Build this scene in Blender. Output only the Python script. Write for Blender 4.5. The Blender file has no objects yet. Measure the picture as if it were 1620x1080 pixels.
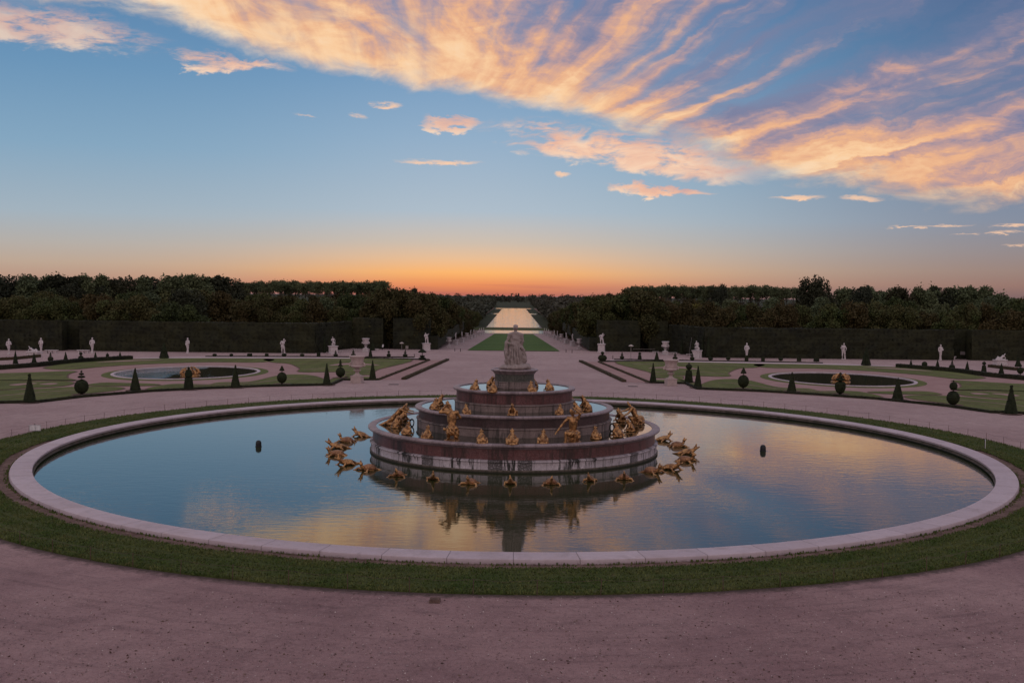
import bpy, bmesh, math, random
import numpy as np
from mathutils import Vector, Matrix, noise as mnoise

random.seed(7)
RNG = np.random.default_rng(11)
PI = math.pi
scene = bpy.context.scene
COL = scene.collection

# ------------------------------------------------------------------ camera
F = 1627.0                      # focal length in photo pixels (photo 1620 wide)
PITCH, ROLL, YAW = math.radians(2.596), math.radians(0.60), math.radians(0.095)
H = 10.0
D = 67.84                       # distance to the fountain axis
cam = bpy.data.cameras.new('camera')
cam.sensor_width = 36.0
cam.lens = F * 36.0 / 1620.0
cam.clip_end = 20000
cam.clip_start = 0.2
camo = bpy.data.objects.new('camera', cam)
COL.objects.link(camo)
camo.matrix_world = (Matrix.Translation((0, 0, H)) @ Matrix.Rotation(YAW, 4, 'Z')
                     @ Matrix.Rotation(PI / 2 - PITCH, 4, 'X') @ Matrix.Rotation(ROLL, 4, 'Z'))
scene.camera = camo
CM = camo.matrix_world.to_3x3()

Y1, Y2, SL = 182.8, 442.0, 0.0264
Z2 = -(Y2 - Y1) * SL


def zt(y):
    if y < Y1:
        return 0.0
    return -(min(y, Y2) - Y1) * SL


def ray(px, py):
    d = CM @ Vector(((px - 810) / F, (540 - py) / F, -1.0))
    return d


def G(px, py, z=0.0):
    """where the line of sight through a photo pixel meets the level z"""
    d = ray(px, py)
    t = (z - H) / d.z
    return (d.x * t, d.y * t)


def GT(px, py):
    """the same, on the terrain"""
    x, y = G(px, py, 0)
    if y <= Y1:
        return (x, y, 0.0)
    d = ray(px, py)
    # H + d.z t = -(d.y t - Y1) SL
    t = -(H - Y1 * SL) / (d.z + d.y * SL)
    if d.y * t <= Y2:
        return (d.x * t, d.y * t, zt(d.y * t))
    x, y = G(px, py, Z2)
    return (x, y, Z2)


def AT(px, y):
    """x of a photo column at the horizon for distance y"""
    d = ray(px, 480)
    return d.x / d.y * y


def TOPZ(px, py, y):
    d = ray(px, py)
    return H + d.z / d.y * y


# ------------------------------------------------------------------ node helpers
class NT:
    def __init__(s, tree):
        s.t = tree
        tree.nodes.clear()

    def n(s, typ, ins=None, **props):
        nd = s.t.nodes.new(typ)
        for k, v in props.items():
            setattr(nd, k, v)
        for k, v in (ins or {}).items():
            sock = nd.inputs[k]
            if isinstance(v, bpy.types.NodeSocket):
                s.t.links.new(v, sock)
            else:
                sock.default_value = v
        return nd

    def m(s, op, a, b=None, c=None, clamp=False):
        nd = s.t.nodes.new('ShaderNodeMath')
        nd.operation = op
        nd.use_clamp = clamp
        for i, v in enumerate((a, b, c)):
            if v is None:
                continue
            if isinstance(v, bpy.types.NodeSocket):
                s.t.links.new(v, nd.inputs[i])
            else:
                nd.inputs[i].default_value = v
        return nd.outputs[0]

    def mix(s, f, a, b, blend='MIX'):
        nd = s.t.nodes.new('ShaderNodeMix')
        nd.data_type = 'RGBA'
        nd.blend_type = blend
        for sock, v in ((nd.inputs[0], f), (nd.inputs[6], a), (nd.inputs[7], b)):
            if isinstance(v, bpy.types.NodeSocket):
                s.t.links.new(v, sock)
            else:
                sock.default_value = (*v, 1) if isinstance(v, tuple) and len(v) == 3 else v
        return nd.outputs[2]

    def ss(s, v, a, b, to0=0.0, to1=1.0):
        nd = s.n('ShaderNodeMapRange', {'Value': v, 'From Min': a, 'From Max': b, 'To Min': to0, 'To Max': to1})
        nd.interpolation_type = 'SMOOTHSTEP'
        return nd.outputs[0]

    def lin(s, v, a, b, to0=0.0, to1=1.0):
        return s.n('ShaderNodeMapRange', {'Value': v, 'From Min': a, 'From Max': b, 'To Min': to0, 'To Max': to1}).outputs[0]

    def noise(s, vec, scale, detail=4.0, rough=0.55, dist=0.0, out='Fac'):
        ins = {'Scale': scale, 'Detail': detail, 'Roughness': rough, 'Distortion': dist}
        if vec is not None:
            ins['Vector'] = vec
        return s.n('ShaderNodeTexNoise', ins).outputs[0 if out == 'Fac' else 1]

    def vec(s, x, y, z=0.0):
        return s.n('ShaderNodeCombineXYZ', {0: x, 1: y, 2: z}).outputs[0]

    def ramp(s, f, stops, interp='LINEAR'):
        nd = s.n('ShaderNodeValToRGB', {'Fac': f})
        cr = nd.color_ramp
        cr.interpolation = interp
        cr.elements.remove(cr.elements[1])
        stops = sorted(stops, key=lambda q: q[0])
        for i, (p, c) in enumerate(stops):
            e = cr.elements[0] if i == 0 else cr.elements.new(p)
            e.position = p
            e.color = (*c, 1) if len(c) == 3 else c
        return nd.outputs[0]


def lin_rgb(r, g, b):
    f = lambda c: (c / 255 / 12.92) if c / 255 <= .04045 else ((c / 255 + .055) / 1.055) ** 2.4
    return (f(r), f(g), f(b))


def material(name):
    m = bpy.data.materials.new(name)
    m.use_nodes = True
    t = NT(m.node_tree)
    return m, t


def finish(t, color, rough=0.7, bump=None, bdist=0.02, bstr=1.0, metallic=0.0, spec=0.3, extra=None):
    ins = {'Base Color': color if isinstance(color, bpy.types.NodeSocket) else (*color, 1),
           'Roughness': rough, 'Metallic': metallic, 'Specular IOR Level': spec}
    if extra:
        ins.update(extra)
    b = t.n('ShaderNodeBsdfPrincipled', ins)
    if bump is not None:
        bp = t.n('ShaderNodeBump', {'Height': bump, 'Distance': bdist, 'Strength': bstr})
        t.t.links.new(bp.outputs[0], b.inputs['Normal'])
    o = t.n('ShaderNodeOutputMaterial', {'Surface': b.outputs[0]})
    return b


M = {}


def objco(t):
    return t.n('ShaderNodeTexCoord').outputs['Object']


def worldpos(t):
    return t.n('ShaderNodeNewGeometry').outputs['Position']


# ------------------------------------------------------------------ mesh helpers
def tag(o, label=None, cat=None, group=None, kind=None):
    if label:
        o['label'] = label
    if cat:
        o['category'] = cat
    if group:
        o['group'] = group
    if kind:
        o['kind'] = kind
    return o


def mesh_obj(name, me, mat, parent=None, loc=None):
    o = bpy.data.objects.new(name, me)
    COL.objects.link(o)
    if mat is not None and (len(me.materials) == 0):
        me.materials.append(mat)
    if parent is not None:
        o.parent = parent
    if loc is not None:
        o.location = loc
    return o


def empty(name, loc=(0, 0, 0), rz=0.0, scale=1.0):
    o = bpy.data.objects.new(name, None)
    o.empty_display_size = 0.2
    COL.objects.link(o)
    o.location = loc
    o.rotation_euler = (0, 0, rz)
    o.scale = (scale, scale, scale)
    return o


def copy_tree(o, parent=None):
    c = o.copy()
    COL.objects.link(c)
    c.parent = parent
    for ch in list(o.children):
        copy_tree(ch, c)
    return c


def me_from(name, verts, faces, smooth=False):
    me = bpy.data.meshes.new(name)
    me.from_pydata(verts, [], faces)
    me.update()
    if smooth:
        me.polygons.foreach_set('use_smooth', [True] * len(me.polygons))
    return me


def lathe(name, prof, segs=64, smooth=True, closed=False, jitter=0.0, sx=1.0, sy=1.0):
    """surface of revolution about z; prof is a list of (r, z)"""
    vs, fs = [], []
    n = len(prof)
    for i in range(segs):
        a = 2 * PI * i / segs
        c, s_ = math.cos(a), math.sin(a)
        for r, z in prof:
            vs.append((r * c * sx, r * s_ * sy, z))
    m = n if closed else n - 1
    for i in range(segs):
        j = (i + 1) % segs
        for k in range(m):
            k2 = (k + 1) % n
            fs.append((i * n + k, j * n + k, j * n + k2, i * n + k2))
    me = me_from(name, vs, fs)
    bm = bmesh.new()
    bm.from_mesh(me)
    bmesh.ops.remove_doubles(bm, verts=bm.verts, dist=1e-5)
    bmesh.ops.recalc_face_normals(bm, faces=bm.faces)
    bm.to_mesh(me)
    bm.free()
    if smooth:
        me.polygons.foreach_set('use_smooth', [True] * len(me.polygons))
        me.set_sharp_from_angle(angle=math.radians(38))
    return me


def add_box(bm, c, s, rz=0.0, taper=1.0):
    """box with base centre c and size s"""
    x, y, z = s[0] / 2, s[1] / 2, s[2]
    vs = []
    for k, (zz, f) in enumerate(((0, 1.0), (z, taper))):
        for sx, sy in ((-1, -1), (1, -1), (1, 1), (-1, 1)):
            px, py = sx * x * f, sy * y * f
            vs.append(bm.verts.new((c[0] + px * math.cos(rz) - py * math.sin(rz),
                                    c[1] + px * math.sin(rz) + py * math.cos(rz), c[2] + zz)))
    a = vs
    for f in ((3, 2, 1, 0), (4, 5, 6, 7), (0, 1, 5, 4), (1, 2, 6, 5), (2, 3, 7, 6), (3, 0, 4, 7)):
        bm.faces.new([a[i] for i in f])


def bm_mesh(name, bm, smooth=False, bevel=0.0):
    if bevel:
        bmesh.ops.bevel(bm, geom=list(bm.edges), offset=bevel, segments=2, affect='EDGES', profile=0.5)
    bmesh.ops.recalc_face_normals(bm, faces=bm.faces)
    me = bpy.data.meshes.new(name)
    bm.to_mesh(me)
    bm.free()
    if smooth:
        me.polygons.foreach_set('use_smooth', [True] * len(me.polygons))
    return me


def ball(bm, c, r, rot=None, seg=14):
    """ellipsoid, r scalar or 3-tuple"""
    if not hasattr(r, '__len__'):
        r = (r, r, r)
    mat = Matrix.Translation(c) @ (rot or Matrix.Identity(4)) @ Matrix.Diagonal((*r, 1))
    bmesh.ops.create_uvsphere(bm, u_segments=seg, v_segments=max(6, seg * 2 // 3), radius=1.0, matrix=mat)


def limb(bm, pts, rad, seg=10):
    """tapered chain of frusta with round joints"""
    pts = [Vector(p) for p in pts]
    for p, r in zip(pts, rad):
        ball(bm, p, r, seg=seg)
    for a, b, ra, rb in zip(pts, pts[1:], rad, rad[1:]):
        d = b - a
        if d.length < 1e-5:
            continue
        rot = d.to_track_quat('Z', 'Y').to_matrix().to_4x4()
        mat = Matrix.Translation((a + b) / 2) @ rot
        bmesh.ops.create_cone(bm, cap_ends=True, segments=seg, radius1=ra, radius2=rb, depth=d.length, matrix=mat)


def fuse(name, bm, voxel=0.03, smooth=4, disp=None):
    """weld overlapping shapes into one continuous skin"""
    me = bpy.data.meshes.new('tmp')
    bm.to_mesh(me)
    bm.free()
    o = bpy.data.objects.new('tmp', me)
    COL.objects.link(o)
    r = o.modifiers.new('r', 'REMESH')
    r.mode = 'VOXEL'
    r.voxel_size = voxel
    if smooth:
        s_ = o.modifiers.new('s', 'SMOOTH')
        s_.iterations = smooth
        s_.factor = 0.5
    dg = bpy.context.evaluated_depsgraph_get()
    dg.update()
    out = bpy.data.meshes.new_from_object(o.evaluated_get(dg))
    out.name = name
    bpy.data.objects.remove(o)
    bpy.data.meshes.remove(me)
    if disp:
        nrm = [v.normal.copy() for v in out.vertices]
        for v, nn in zip(out.vertices, nrm):
            v.co = v.co + nn * disp(v.co)
        out.update()
    out.polygons.foreach_set('use_smooth', [True] * len(out.polygons))
    return out


def quads_mesh(name, P):
    """P: (n,4,3) corner array -> mesh of separate quads"""
    n = len(P)
    me = bpy.data.meshes.new(name)
    me.vertices.add(n * 4)
    me.vertices.foreach_set('co', P.reshape(-1).astype(np.float32))
    me.loops.add(n * 4)
    me.loops.foreach_set('vertex_index', np.arange(n * 4, dtype=np.int32))
    me.polygons.add(n)
    me.polygons.foreach_set('loop_start', np.arange(0, n * 4, 4, dtype=np.int32))
    me.polygons.foreach_set('loop_total', np.full(n, 4, dtype=np.int32))
    me.update(calc_edges=True)
    return me


def leaf_quads(C, size, normals=None, flat=0.5):
    """random quads at centres C (n,3); partly turned to normals"""
    n = len(C)
    a = RNG.normal(size=(n, 3))
    if normals is not None:
        a = a * (1 - flat) + normals * flat * 1.5
    a /= np.linalg.norm(a, axis=1, keepdims=True) + 1e-9
    b = RNG.normal(size=(n, 3))
    u = np.cross(a, b)
    u /= np.linalg.norm(u, axis=1, keepdims=True) + 1e-9
    v = np.cross(a, u)
    s_ = (size * RNG.uniform(.6, 1.35, n))[:, None]
    u = u * s_
    v = v * s_ * RNG.uniform(.45, .9, n)[:, None]
    return np.stack([C - u * .5 - v * .15, C - v * .5, C + u * .5 + v * .1, C + v * .5], axis=1)

# ------------------------------------------------------------------ world: evening sky with lit cloud
def build_world():
    w = bpy.data.worlds.new('World')
    scene.world = w
    w.use_nodes = True
    t = NT(w.node_tree)
    m, ss = t.m, t.ss
    d = t.n('ShaderNodeTexCoord').outputs['Generated']
    sep = t.n('ShaderNodeSeparateXYZ', {0: d})
    X, Y, Z = sep.outputs
    az = m('ARCTAN2', X, Y)
    el = m('ARCSINE', Z)
    # --- clear sky: colour against elevation, near and away from the sunset
    e0 = t.lin(el, 0.0, 0.5)
    side = t.ramp(e0, [(0.0, lin_rgb(150, 124, 120)), (0.025, lin_rgb(184, 150, 132)), (0.05, lin_rgb(188, 166, 148)),
                       (0.085, lin_rgb(180, 174, 168)), (0.14, lin_rgb(162, 178, 190)), (0.26, lin_rgb(132, 166, 192)),
                       (0.40, lin_rgb(106, 148, 184)), (0.58, lin_rgb(84, 125, 168)), (1.0, lin_rgb(70, 92, 138))])
    core = t.ramp(e0, [(0.0, lin_rgb(192, 110, 90)), (0.018, lin_rgb(236, 144, 92)), (0.042, lin_rgb(252, 182, 110)),
                       (0.068, lin_rgb(234, 190, 148)), (0.10, lin_rgb(206, 190, 174)), (0.16, lin_rgb(174, 189, 202)),
                       (0.30, lin_rgb(146, 174, 200)), (0.45, lin_rgb(110, 151, 190)), (0.6, lin_rgb(86, 127, 172)), (1.0, lin_rgb(70, 92, 138))])
    a1 = m('ADD', az, 0.045)
    g = m('POWER', 2.718, m('MULTIPLY', m('MULTIPLY', a1, a1), -26.0))
    right = ss(az, 0.1, 0.5)
    side = t.mix(m('MULTIPLY', right, 0.9), side, lin_rgb(204, 196, 208), 'MULTIPLY')
    sky = t.mix(g, side, core)
    # low grey-violet haze bank near the horizon by the sun
    hz = t.noise(t.vec(m('MULTIPLY', az, 2.0), m('MULTIPLY', el, 60.0)), 1.6, 3.0)
    hb = m('MULTIPLY', ss(el, 0.017, 0.004), ss(hz, 0.42, 0.62))
    sky = t.mix(m('MULTIPLY', m('MULTIPLY', hb, g), 0.6), sky, lin_rgb(178, 104, 100))

    warpv = t.vec(m('MULTIPLY', az, 9.0), m('MULTIPLY', el, 22.0), 3.3)
    n1 = t.noise(warpv, 1.0, 6.0, 0.62, 0.4)
    n1c = m('SUBTRACT', n1, 0.5)
    warp2 = t.vec(m('MULTIPLY', az, 26.0), m('MULTIPLY', el, 70.0), 1.3)
    n2 = t.noise(warp2, 1.0, 5.0, 0.6, 0.6)
    n2c = m('SUBTRACT', n2, 0.5)

    # --- main cloud sheet above a slanting edge
    ef = t.lin(az, -0.6, 0.6)
    px2 = lambda x: ((x - 813) / F + 0.6) / 1.2
    stops = [(-0.05, 0.43), (px2(-60), 0.27), (px2(60), 0.250), (px2(250), .241), (px2(430), .215), (px2(600), .198), (px2(740), .187), (px2(870), .173),
             (px2(1000), .152), (px2(1150), .130), (px2(1260), .108), (px2(1400), .098), (px2(1620), .076), (1.0, 0.072)]
    edge = t.ramp(ef, [(max(0.0, p), (v, v, v)) for p, v in stops])
    edge = t.n('ShaderNodeSeparateColor', {0: edge}).outputs[0]
    h = m('SUBTRACT', el, edge)
    hw = m('ADD', h, m('ADD', m('MULTIPLY', n1c, 0.055), m('MULTIPLY', n2c, 0.022)))
    # fan of streaks spreading from a point low in the sky
    dx = m('ADD', az, 0.10)
    dy = m('SUBTRACT', el, 0.062)
    phi = m('ARCTAN2', dy, dx)
    rho = m('SQRT', m('ADD', m('MULTIPLY', dx, dx), m('MULTIPLY', dy, dy)))
    phi_w = m('ADD', phi, m('MULTIPLY', n1c, 0.13))
    phi_w = m('POWER', m('MAXIMUM', phi_w, 0.002), 0.55)
    st1 = t.noise(t.vec(m('MULTIPLY', phi_w, 6.5), m('MULTIPLY', rho, 1.15), 0.7), 1.5, 5.0, 0.5, 0.25)
    st2 = t.noise(t.vec(m('MULTIPLY', phi_w, 11.0), m('MULTIPLY', rho, 1.3), 5.1), 1.4, 5.0, 0.5, 0.3)
    st3 = t.noise(t.vec(m('MULTIPLY', phi_w, 12.0), m('MULTIPLY', rho, 2.4), 9.4), 1.2, 4.0, 0.5, 0.2)
    st4 = t.noise(t.vec(m('MULTIPLY', phi_w, 34.0), m('MULTIPLY', rho, 2.2), 3.9), 1.2, 5.0, 0.6, 0.2)
    st4c = m('SUBTRACT', st4, 0.5)
    # billows for the left half
    bl = t.noise(t.vec(m('ADD', m('MULTIPLY', az, 11.0), m('MULTIPLY', el, 5.0)), m('MULTIPLY', el, 12.0), 7.7), 1.0, 8.0, 0.6, 0.9)
    fade_r = ss(az, -0.06, 0.16)
    st1 = m('ADD', m('MULTIPLY', st1, m('ADD', 0.35, m('MULTIPLY', fade_r, 0.65))), m('MULTIPLY', bl, m('SUBTRACT', 0.65, m('MULTIPLY', fade_r, 0.65))))
    st2 = m('ADD', m('MULTIPLY', st2, m('ADD', 0.3, m('MULTIPLY', fade_r, 0.7))), m('MULTIPLY', bl, m('SUBTRACT', 0.7, m('MULTIPLY', fade_r, 0.7))))
    band = m('POWER', 2.718, m('MULTIPLY', m('MAXIMUM', hw, 0.0), m('SUBTRACT', -11.0, m('MULTIPLY', fade_r, 7.0))))      # 1 at the edge, fading upward
    dens0 = ss(hw, -0.006, 0.020)
    tex = m('ADD', m('MULTIPLY', st1, 1.0), m('MULTIPLY', st2, 0.6))           # ~0.8 mean
    cov = m('ADD', m('MULTIPLY', band, 0.72), m('SUBTRACT', m('MULTIPLY', tex, 1.9), 1.06))
    cov = m('ADD', cov, m('MULTIPLY', st4c, m('ADD', 0.16, m('MULTIPLY', fade_r, 0.34))))
    cov = m('MULTIPLY', ss(cov, -0.02, 0.90), dens0)
    cov = m('MULTIPLY', cov, 0.96)
    bright = m('ADD', m('MULTIPLY', band, 0.70), m('ADD', m('MULTIPLY', m('SUBTRACT', st2, 0.5), 1.7), m('ADD', m('MULTIPLY', n2c, 0.8), m('MULTIPLY', st4c, m('ADD', 0.22, m('MULTIPLY', fade_r, 0.22))))))
    bright = m('ADD', bright, m('ADD', m('MULTIPLY', ss(az, 0.12, -0.25), 0.20), 0.02))
    bright = m('SUBTRACT', bright, m('MULTIPLY', ss(az, 0.0, 0.35), 0.06))
    ccol = t.ramp(bright, [(0.0, lin_rgb(126, 128, 158)), (0.16, lin_rgb(154, 140, 158)), (0.32, lin_rgb(202, 160, 150)), (0.48, lin_rgb(238, 180, 138)),
                           (0.68, lin_rgb(253, 206, 158)), (1.0, lin_rgb(255, 226, 190))])
    sky = t.mix(cov, sky, ccol)
    # darker slate bars in the right half of the sheet
    dark = m('MULTIPLY', m('MULTIPLY', ss(st3, 0.56, 0.70), ss(az, 0.14, 0.3)), m('MULTIPLY', ss(h, 0.012, 0.04), ss(h, 0.17, 0.10)))
    sky = t.mix(m('MULTIPLY', dark, 0.75), sky, lin_rgb(126, 104, 122))

    # --- separate small clouds: (x, y, half length, half height, tilt, brightness)
    n3 = t.noise(t.vec(m('MULTIPLY', az, 55.0), m('MULTIPLY', el, 260.0), 2.2), 1.0, 5.0, 0.65, 0.5)
    n3c = m('SUBTRACT', n3, 0.5)
    patches = [(985, 238, 225, 26, 0.14, 1.0), (1042, 298, 88, 10, 0.07, 1.0), (362, 104, 100, 15, 0.03, .95), (70, 46, 170, 32, 0.10, .72),
               (612, 167, 28, 6, 0.0, .95), (565, 184, 16, 4, 0.1, .7), (712, 196, 50, 8, 0.02, .9), (695, 257, 72, 4.2, 0.0, 1.0),
               (892, 276, 13, 5, 0.0, .9), (1258, 313, 46, 4.5, 0.0, 1.0), (1362, 314, 34, 5, 0.05, .9), (1470, 357, 62, 2.2, 0.0, 1.0),
               (1600, 357, 30, 3, 0.0, 1.0), (1590, 368, 28, 2, 0.0, .9), (1530, 370, 22, 1.6, 0.0, .8), (1610, 388, 22, 2, 0, .8), (482, 184, 24, 1.8, 0.17, .6)]
    for i, (x, y, a, b, tilt, br) in enumerate(patches):
        dr = ray(x, y).normalized()
        ca, ce = math.atan2(dr.x, dr.y), math.asin(dr.z)
        sa, sb = a / F, b / F
        u = m('SUBTRACT', az, ca)
        v = m('SUBTRACT', el, ce)
        ut = m('SUBTRACT', m('MULTIPLY', u, math.cos(tilt)), m('MULTIPLY', v, math.sin(tilt)))
        vt = m('ADD', m('MULTIPLY', u, math.sin(tilt)), m('MULTIPLY', v, math.cos(tilt)))
        big = b > 7
        wob = m('ADD', m('MULTIPLY', n1c, 0.050 if big else 0.006), m('MULTIPLY', n2c, 0.034) if big else m('MULTIPLY', n3c, 0.011))
        vt = m('ADD', vt, wob)
        ut = m('ADD', ut, m('MULTIPLY', n2c, 0.05 if big else 0.02))
        uu = m('DIVIDE', ut, sa)
        vv = m('DIVIDE', vt, sb)
        r2 = m('ADD', m('MULTIPLY', uu, uu), m('MULTIPLY', vv, vv))
        mask = ss(r2, 1.2, 0.15 if big else 0.0)
        if big:
            mask = m('MULTIPLY', mask, ss(m('ADD', n1, m('ADD', m('MULTIPLY', n2c, 1.0), m('MULTIPLY', n3c, .7))), 0.24 if b > 12 else 0.1, 0.60 if b > 12 else .5))
            bv = m('ADD', m('MULTIPLY', n2, 0.9), m('MULTIPLY', vv, -0.10))
            pc = t.ramp(bv, [(0.2, lin_rgb(186, 158, 168)), (0.4, lin_rgb(240, 186, 158)), (0.62, lin_rgb(255, 220, 188))])
        else:
            mask = m('MULTIPLY', mask, ss(m('ADD', n3, m('MULTIPLY', n2c, .8)), .26, .62))
            pc = (*lin_rgb(250, 205, 170), 1)
        sky = t.mix(m('MULTIPLY', mask, br * 0.95), sky, pc)

    # --- the sky behind the camera: soft violet-pink belt that lights the garden
    back = ss(Y, 0.15, -0.35)
    bcol = t.ramp(t.lin(el, 0.0, 1.4), [(0.0, (.70, .54, .52)), (0.25, (.82, .65, .63)), (0.6, (.58, .54, .59)), (1.0, (.48, .48, .58))])
    sky = t.mix(back, sky, bcol)
    zen = ss(el, 0.42, 0.8)
    sky = t.mix(zen, sky, t.mix(back, (.52, .49, .56), bcol))
    # ground half
    sky = t.mix(ss(el, -0.001, -0.03), sky, (.05, .045, .05))
    nish = t.n('ShaderNodeTexSky', sky_type='NISHITA', sun_disc=False, sun_elevation=math.radians(-1.5), sun_rotation=math.radians(-2.6)).outputs[0]
    bg1 = t.n('ShaderNodeBackground', {'Color': sky, 'Strength': 1.0})
    bg2 = t.n('ShaderNodeBackground', {'Color': nish, 'Strength': 0.002})
    add = t.n('ShaderNodeAddShader', {0: bg1.outputs[0], 1: bg2.outputs[0]})
    t.n('ShaderNodeOutputWorld', {'Surface': add.outputs[0]})
    w.cycles.sampling_method = 'MANUAL'
    w.cycles.sample_map_resolution = 1024
    sun = bpy.data.lights.new('sun', 'SUN')
    sun.energy = 2.0           # it has just set: the lamp stands 1.5 degrees under the horizon, like the sky's sun
    sun.angle = math.radians(0.5)
    sun.color = (1.0, 0.55, 0.28)
    so = bpy.data.objects.new('sun', sun)
    COL.objects.link(so)
    dirv = Vector((-math.sin(math.radians(2.6)) * math.cos(math.radians(1.5)), math.cos(math.radians(2.6)) * math.cos(math.radians(1.5)), -math.sin(math.radians(1.5))))
    so.rotation_euler = dirv.to_track_quat('Z', 'Y').to_euler()


build_world()
scene.view_settings.view_transform = 'Standard'
scene.view_settings.look = 'None'
scene.view_settings.exposure = 0.0
scene.render.film_transparent = False
scene.cycles.max_bounces = 6
scene.cycles.use_denoising = True


# ------------------------------------------------------------------ materials
def make_materials():
    # gravel: pinkish grey beaten ground with specks and worn patches
    m, t = material('gravel')
    p = worldpos(t)
    big = t.noise(p, 0.09, 4, 0.6)
    mid = t.noise(p, 0.9, 5, 0.65)
    fine = t.noise(p, 9.0, 4, 0.7)
    v = t.n('ShaderNodeTexVoronoi', {'Vector': p, 'Scale': 16.0}).outputs['Distance']
    sp = t.noise(p, 38.0, 2, 0.6)
    c = t.mix(t.ss(big, .35, .68), (.365, .255, .255), (.435, .318, .314))
    c = t.mix(t.m('MULTIPLY', t.ss(mid, .44, .66), .30), c, (.205, .150, .150))
    o_ = t.n('ShaderNodeVectorMath', {0: p, 1: (0.075, 67.84, 0)}, operation='SUBTRACT').outputs[0]
    s3 = t.n('ShaderNodeSeparateXYZ', {0: o_}).outputs
    rr = t.n('ShaderNodeVectorMath', {0: o_}, operation='LENGTH').outputs['Value']
    rake = t.noise(t.vec(t.m('MULTIPLY', t.m('ARCTAN2', s3[1], s3[0]), 9.0), t.m('MULTIPLY', rr, 2.6)), 1.0, 5, .65)
    c = t.mix(t.m('MULTIPLY', t.ss(rake, .50, .70), .40), c, (.160, .112, .115))
    sc2 = t.noise(p, 5.0, 4, .75, .4)
    c = t.mix(t.m('MULTIPLY', t.ss(sc2, .54, .66), .34), c, (.130, .092, .096))
    c = t.mix(t.m('MULTIPLY', t.ss(sc2, .46, .34), .34), c, (.53, .42, .42))
    c = t.mix(t.m('MULTIPLY', t.ss(fine, .54, .68), .32), c, (.53, .42, .42))
    c = t.mix(t.m('MULTIPLY', t.ss(fine, .45, .33), .36), c, (.095, .068, .072))
    c = t.mix(t.m('MULTIPLY', t.ss(sp, .60, .68), .8), c, (.58, .48, .47))
    c = t.mix(t.m('MULTIPLY', t.ss(sp, .39, .31), .8), c, (.06, .045, .045))
    # vignette-like shade painted into the gravel colour, deeper nearer the terrace
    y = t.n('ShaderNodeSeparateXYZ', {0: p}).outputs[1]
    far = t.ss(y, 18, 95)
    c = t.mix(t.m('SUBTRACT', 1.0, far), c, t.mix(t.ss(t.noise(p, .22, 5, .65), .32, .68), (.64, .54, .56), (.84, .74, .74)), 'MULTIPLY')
    # dark soil rim, with the turf edge's shadow painted into the gravel colour
    off = t.n('ShaderNodeVectorMath', {0: p, 1: (0.075, 67.84, 0)}, operation='SUBTRACT').outputs[0]
    rad = t.n('ShaderNodeVectorMath', {0: off}, operation='LENGTH').outputs['Value']
    rw = t.m('ADD', rad, t.m('MULTIPLY', t.m('SUBTRACT', t.noise(p, 2.2, 5, .7), .5), 1.1))
    c = t.mix(t.m('MULTIPLY', t.ss(rw, 34.55, 34.05), .8), c, (.050, .040, .036))
    bmp = t.m('ADD', t.m('MULTIPLY', fine, .6), t.m('ADD', t.m('MULTIPLY', sp, .35), t.m('MULTIPLY', mid, 1.2)))
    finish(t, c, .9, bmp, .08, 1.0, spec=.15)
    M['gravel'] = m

    m, t = material('pink_sand')
    p = worldpos(t)
    mid = t.noise(p, .5, 5, .65)
    fine = t.noise(p, 7.0, 4, .7)
    c = t.mix(t.ss(mid, .3, .7), (.285, .175, .170), (.345, .225, .215))
    c = t.mix(t.m('MULTIPLY', t.ss(fine, .5, .75), .4), c, (.40, .28, .27))
    c = t.mix(t.m('MULTIPLY', t.ss(fine, .45, .3), .4), c, (.16, .10, .10))
    finish(t, c, .9, fine, .03, .6, spec=.15)
    M['pink_sand'] = m

    m, t = material('pale_path')
    p = worldpos(t)
    c = t.mix(t.noise(p, .8, 5, .65), (.42, .33, .36), (.56, .46, .48))
    finish(t, c, .9, spec=.15)
    M['pale_path'] = m

    m, t = material('bare_soil')
    p = worldpos(t)
    mid = t.noise(p, 1.4, 6, .7)
    fine = t.noise(p, 12.0, 4, .7)
    c = t.mix(t.ss(mid, .3, .7), (.105, .066, .056), (.23, .155, .135))
    c = t.mix(t.m('MULTIPLY', t.ss(fine, .47, .3), .7), c, (.035, .026, .020))
    c = t.mix(t.m('MULTIPLY', t.ss(fine, .58, .75), .5), c, (.30, .22, .20))
    finish(t, c, .95, t.m('ADD', fine, mid), .08, 1.0, spec=.1)
    M['soil'] = m

    def grass(name, a, b, dry, sc=1.0):
        m, t = material(name)
        p = worldpos(t)
        big = t.noise(p, .25 * sc, 4, .6)
        mid = t.noise(p, 1.8 * sc, 5, .65)
        fine = t.noise(p, 22.0, 3, .7)
        c = t.mix(t.ss(big, .35, .65), a, b)
        c = t.mix(t.m('MULTIPLY', t.ss(mid, .52, .72), .55), c, dry)
        c = t.mix(t.m('MULTIPLY', t.ss(mid, .46, .3), .5), c, tuple(x * .45 for x in a))
        c = t.mix(t.m('MULTIPLY', t.ss(fine, .6, .35), .5), c, tuple(x * .4 for x in a))
        xw = t.n('ShaderNodeSeparateXYZ', {0: p}).outputs[0]
        if name == 'lawn':
            st = t.m('SINE', t.m('ADD', t.m('MULTIPLY', xw, 2.6), t.m('MULTIPLY', mid, 2.0)))
            c = t.mix(t.m('MULTIPLY', t.ss(st, -.3, .6), .22), c, tuple(x * .55 for x in a))
            c = t.mix(t.m('MULTIPLY', t.ss(t.noise(p, .16, 5, .7), .50, .62), .45), c, tuple(x * .62 for x in a))
        finish(t, c, .85, t.m('ADD', fine, mid), .06, .9, spec=.1)
        M[name] = m
    grass('grass', (.052, .074, .020), (.085, .098, .034), (.135, .112, .055))
    grass('lawn', (.125, .150, .052), (.160, .175, .066), (.215, .180, .105), .5)
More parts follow.
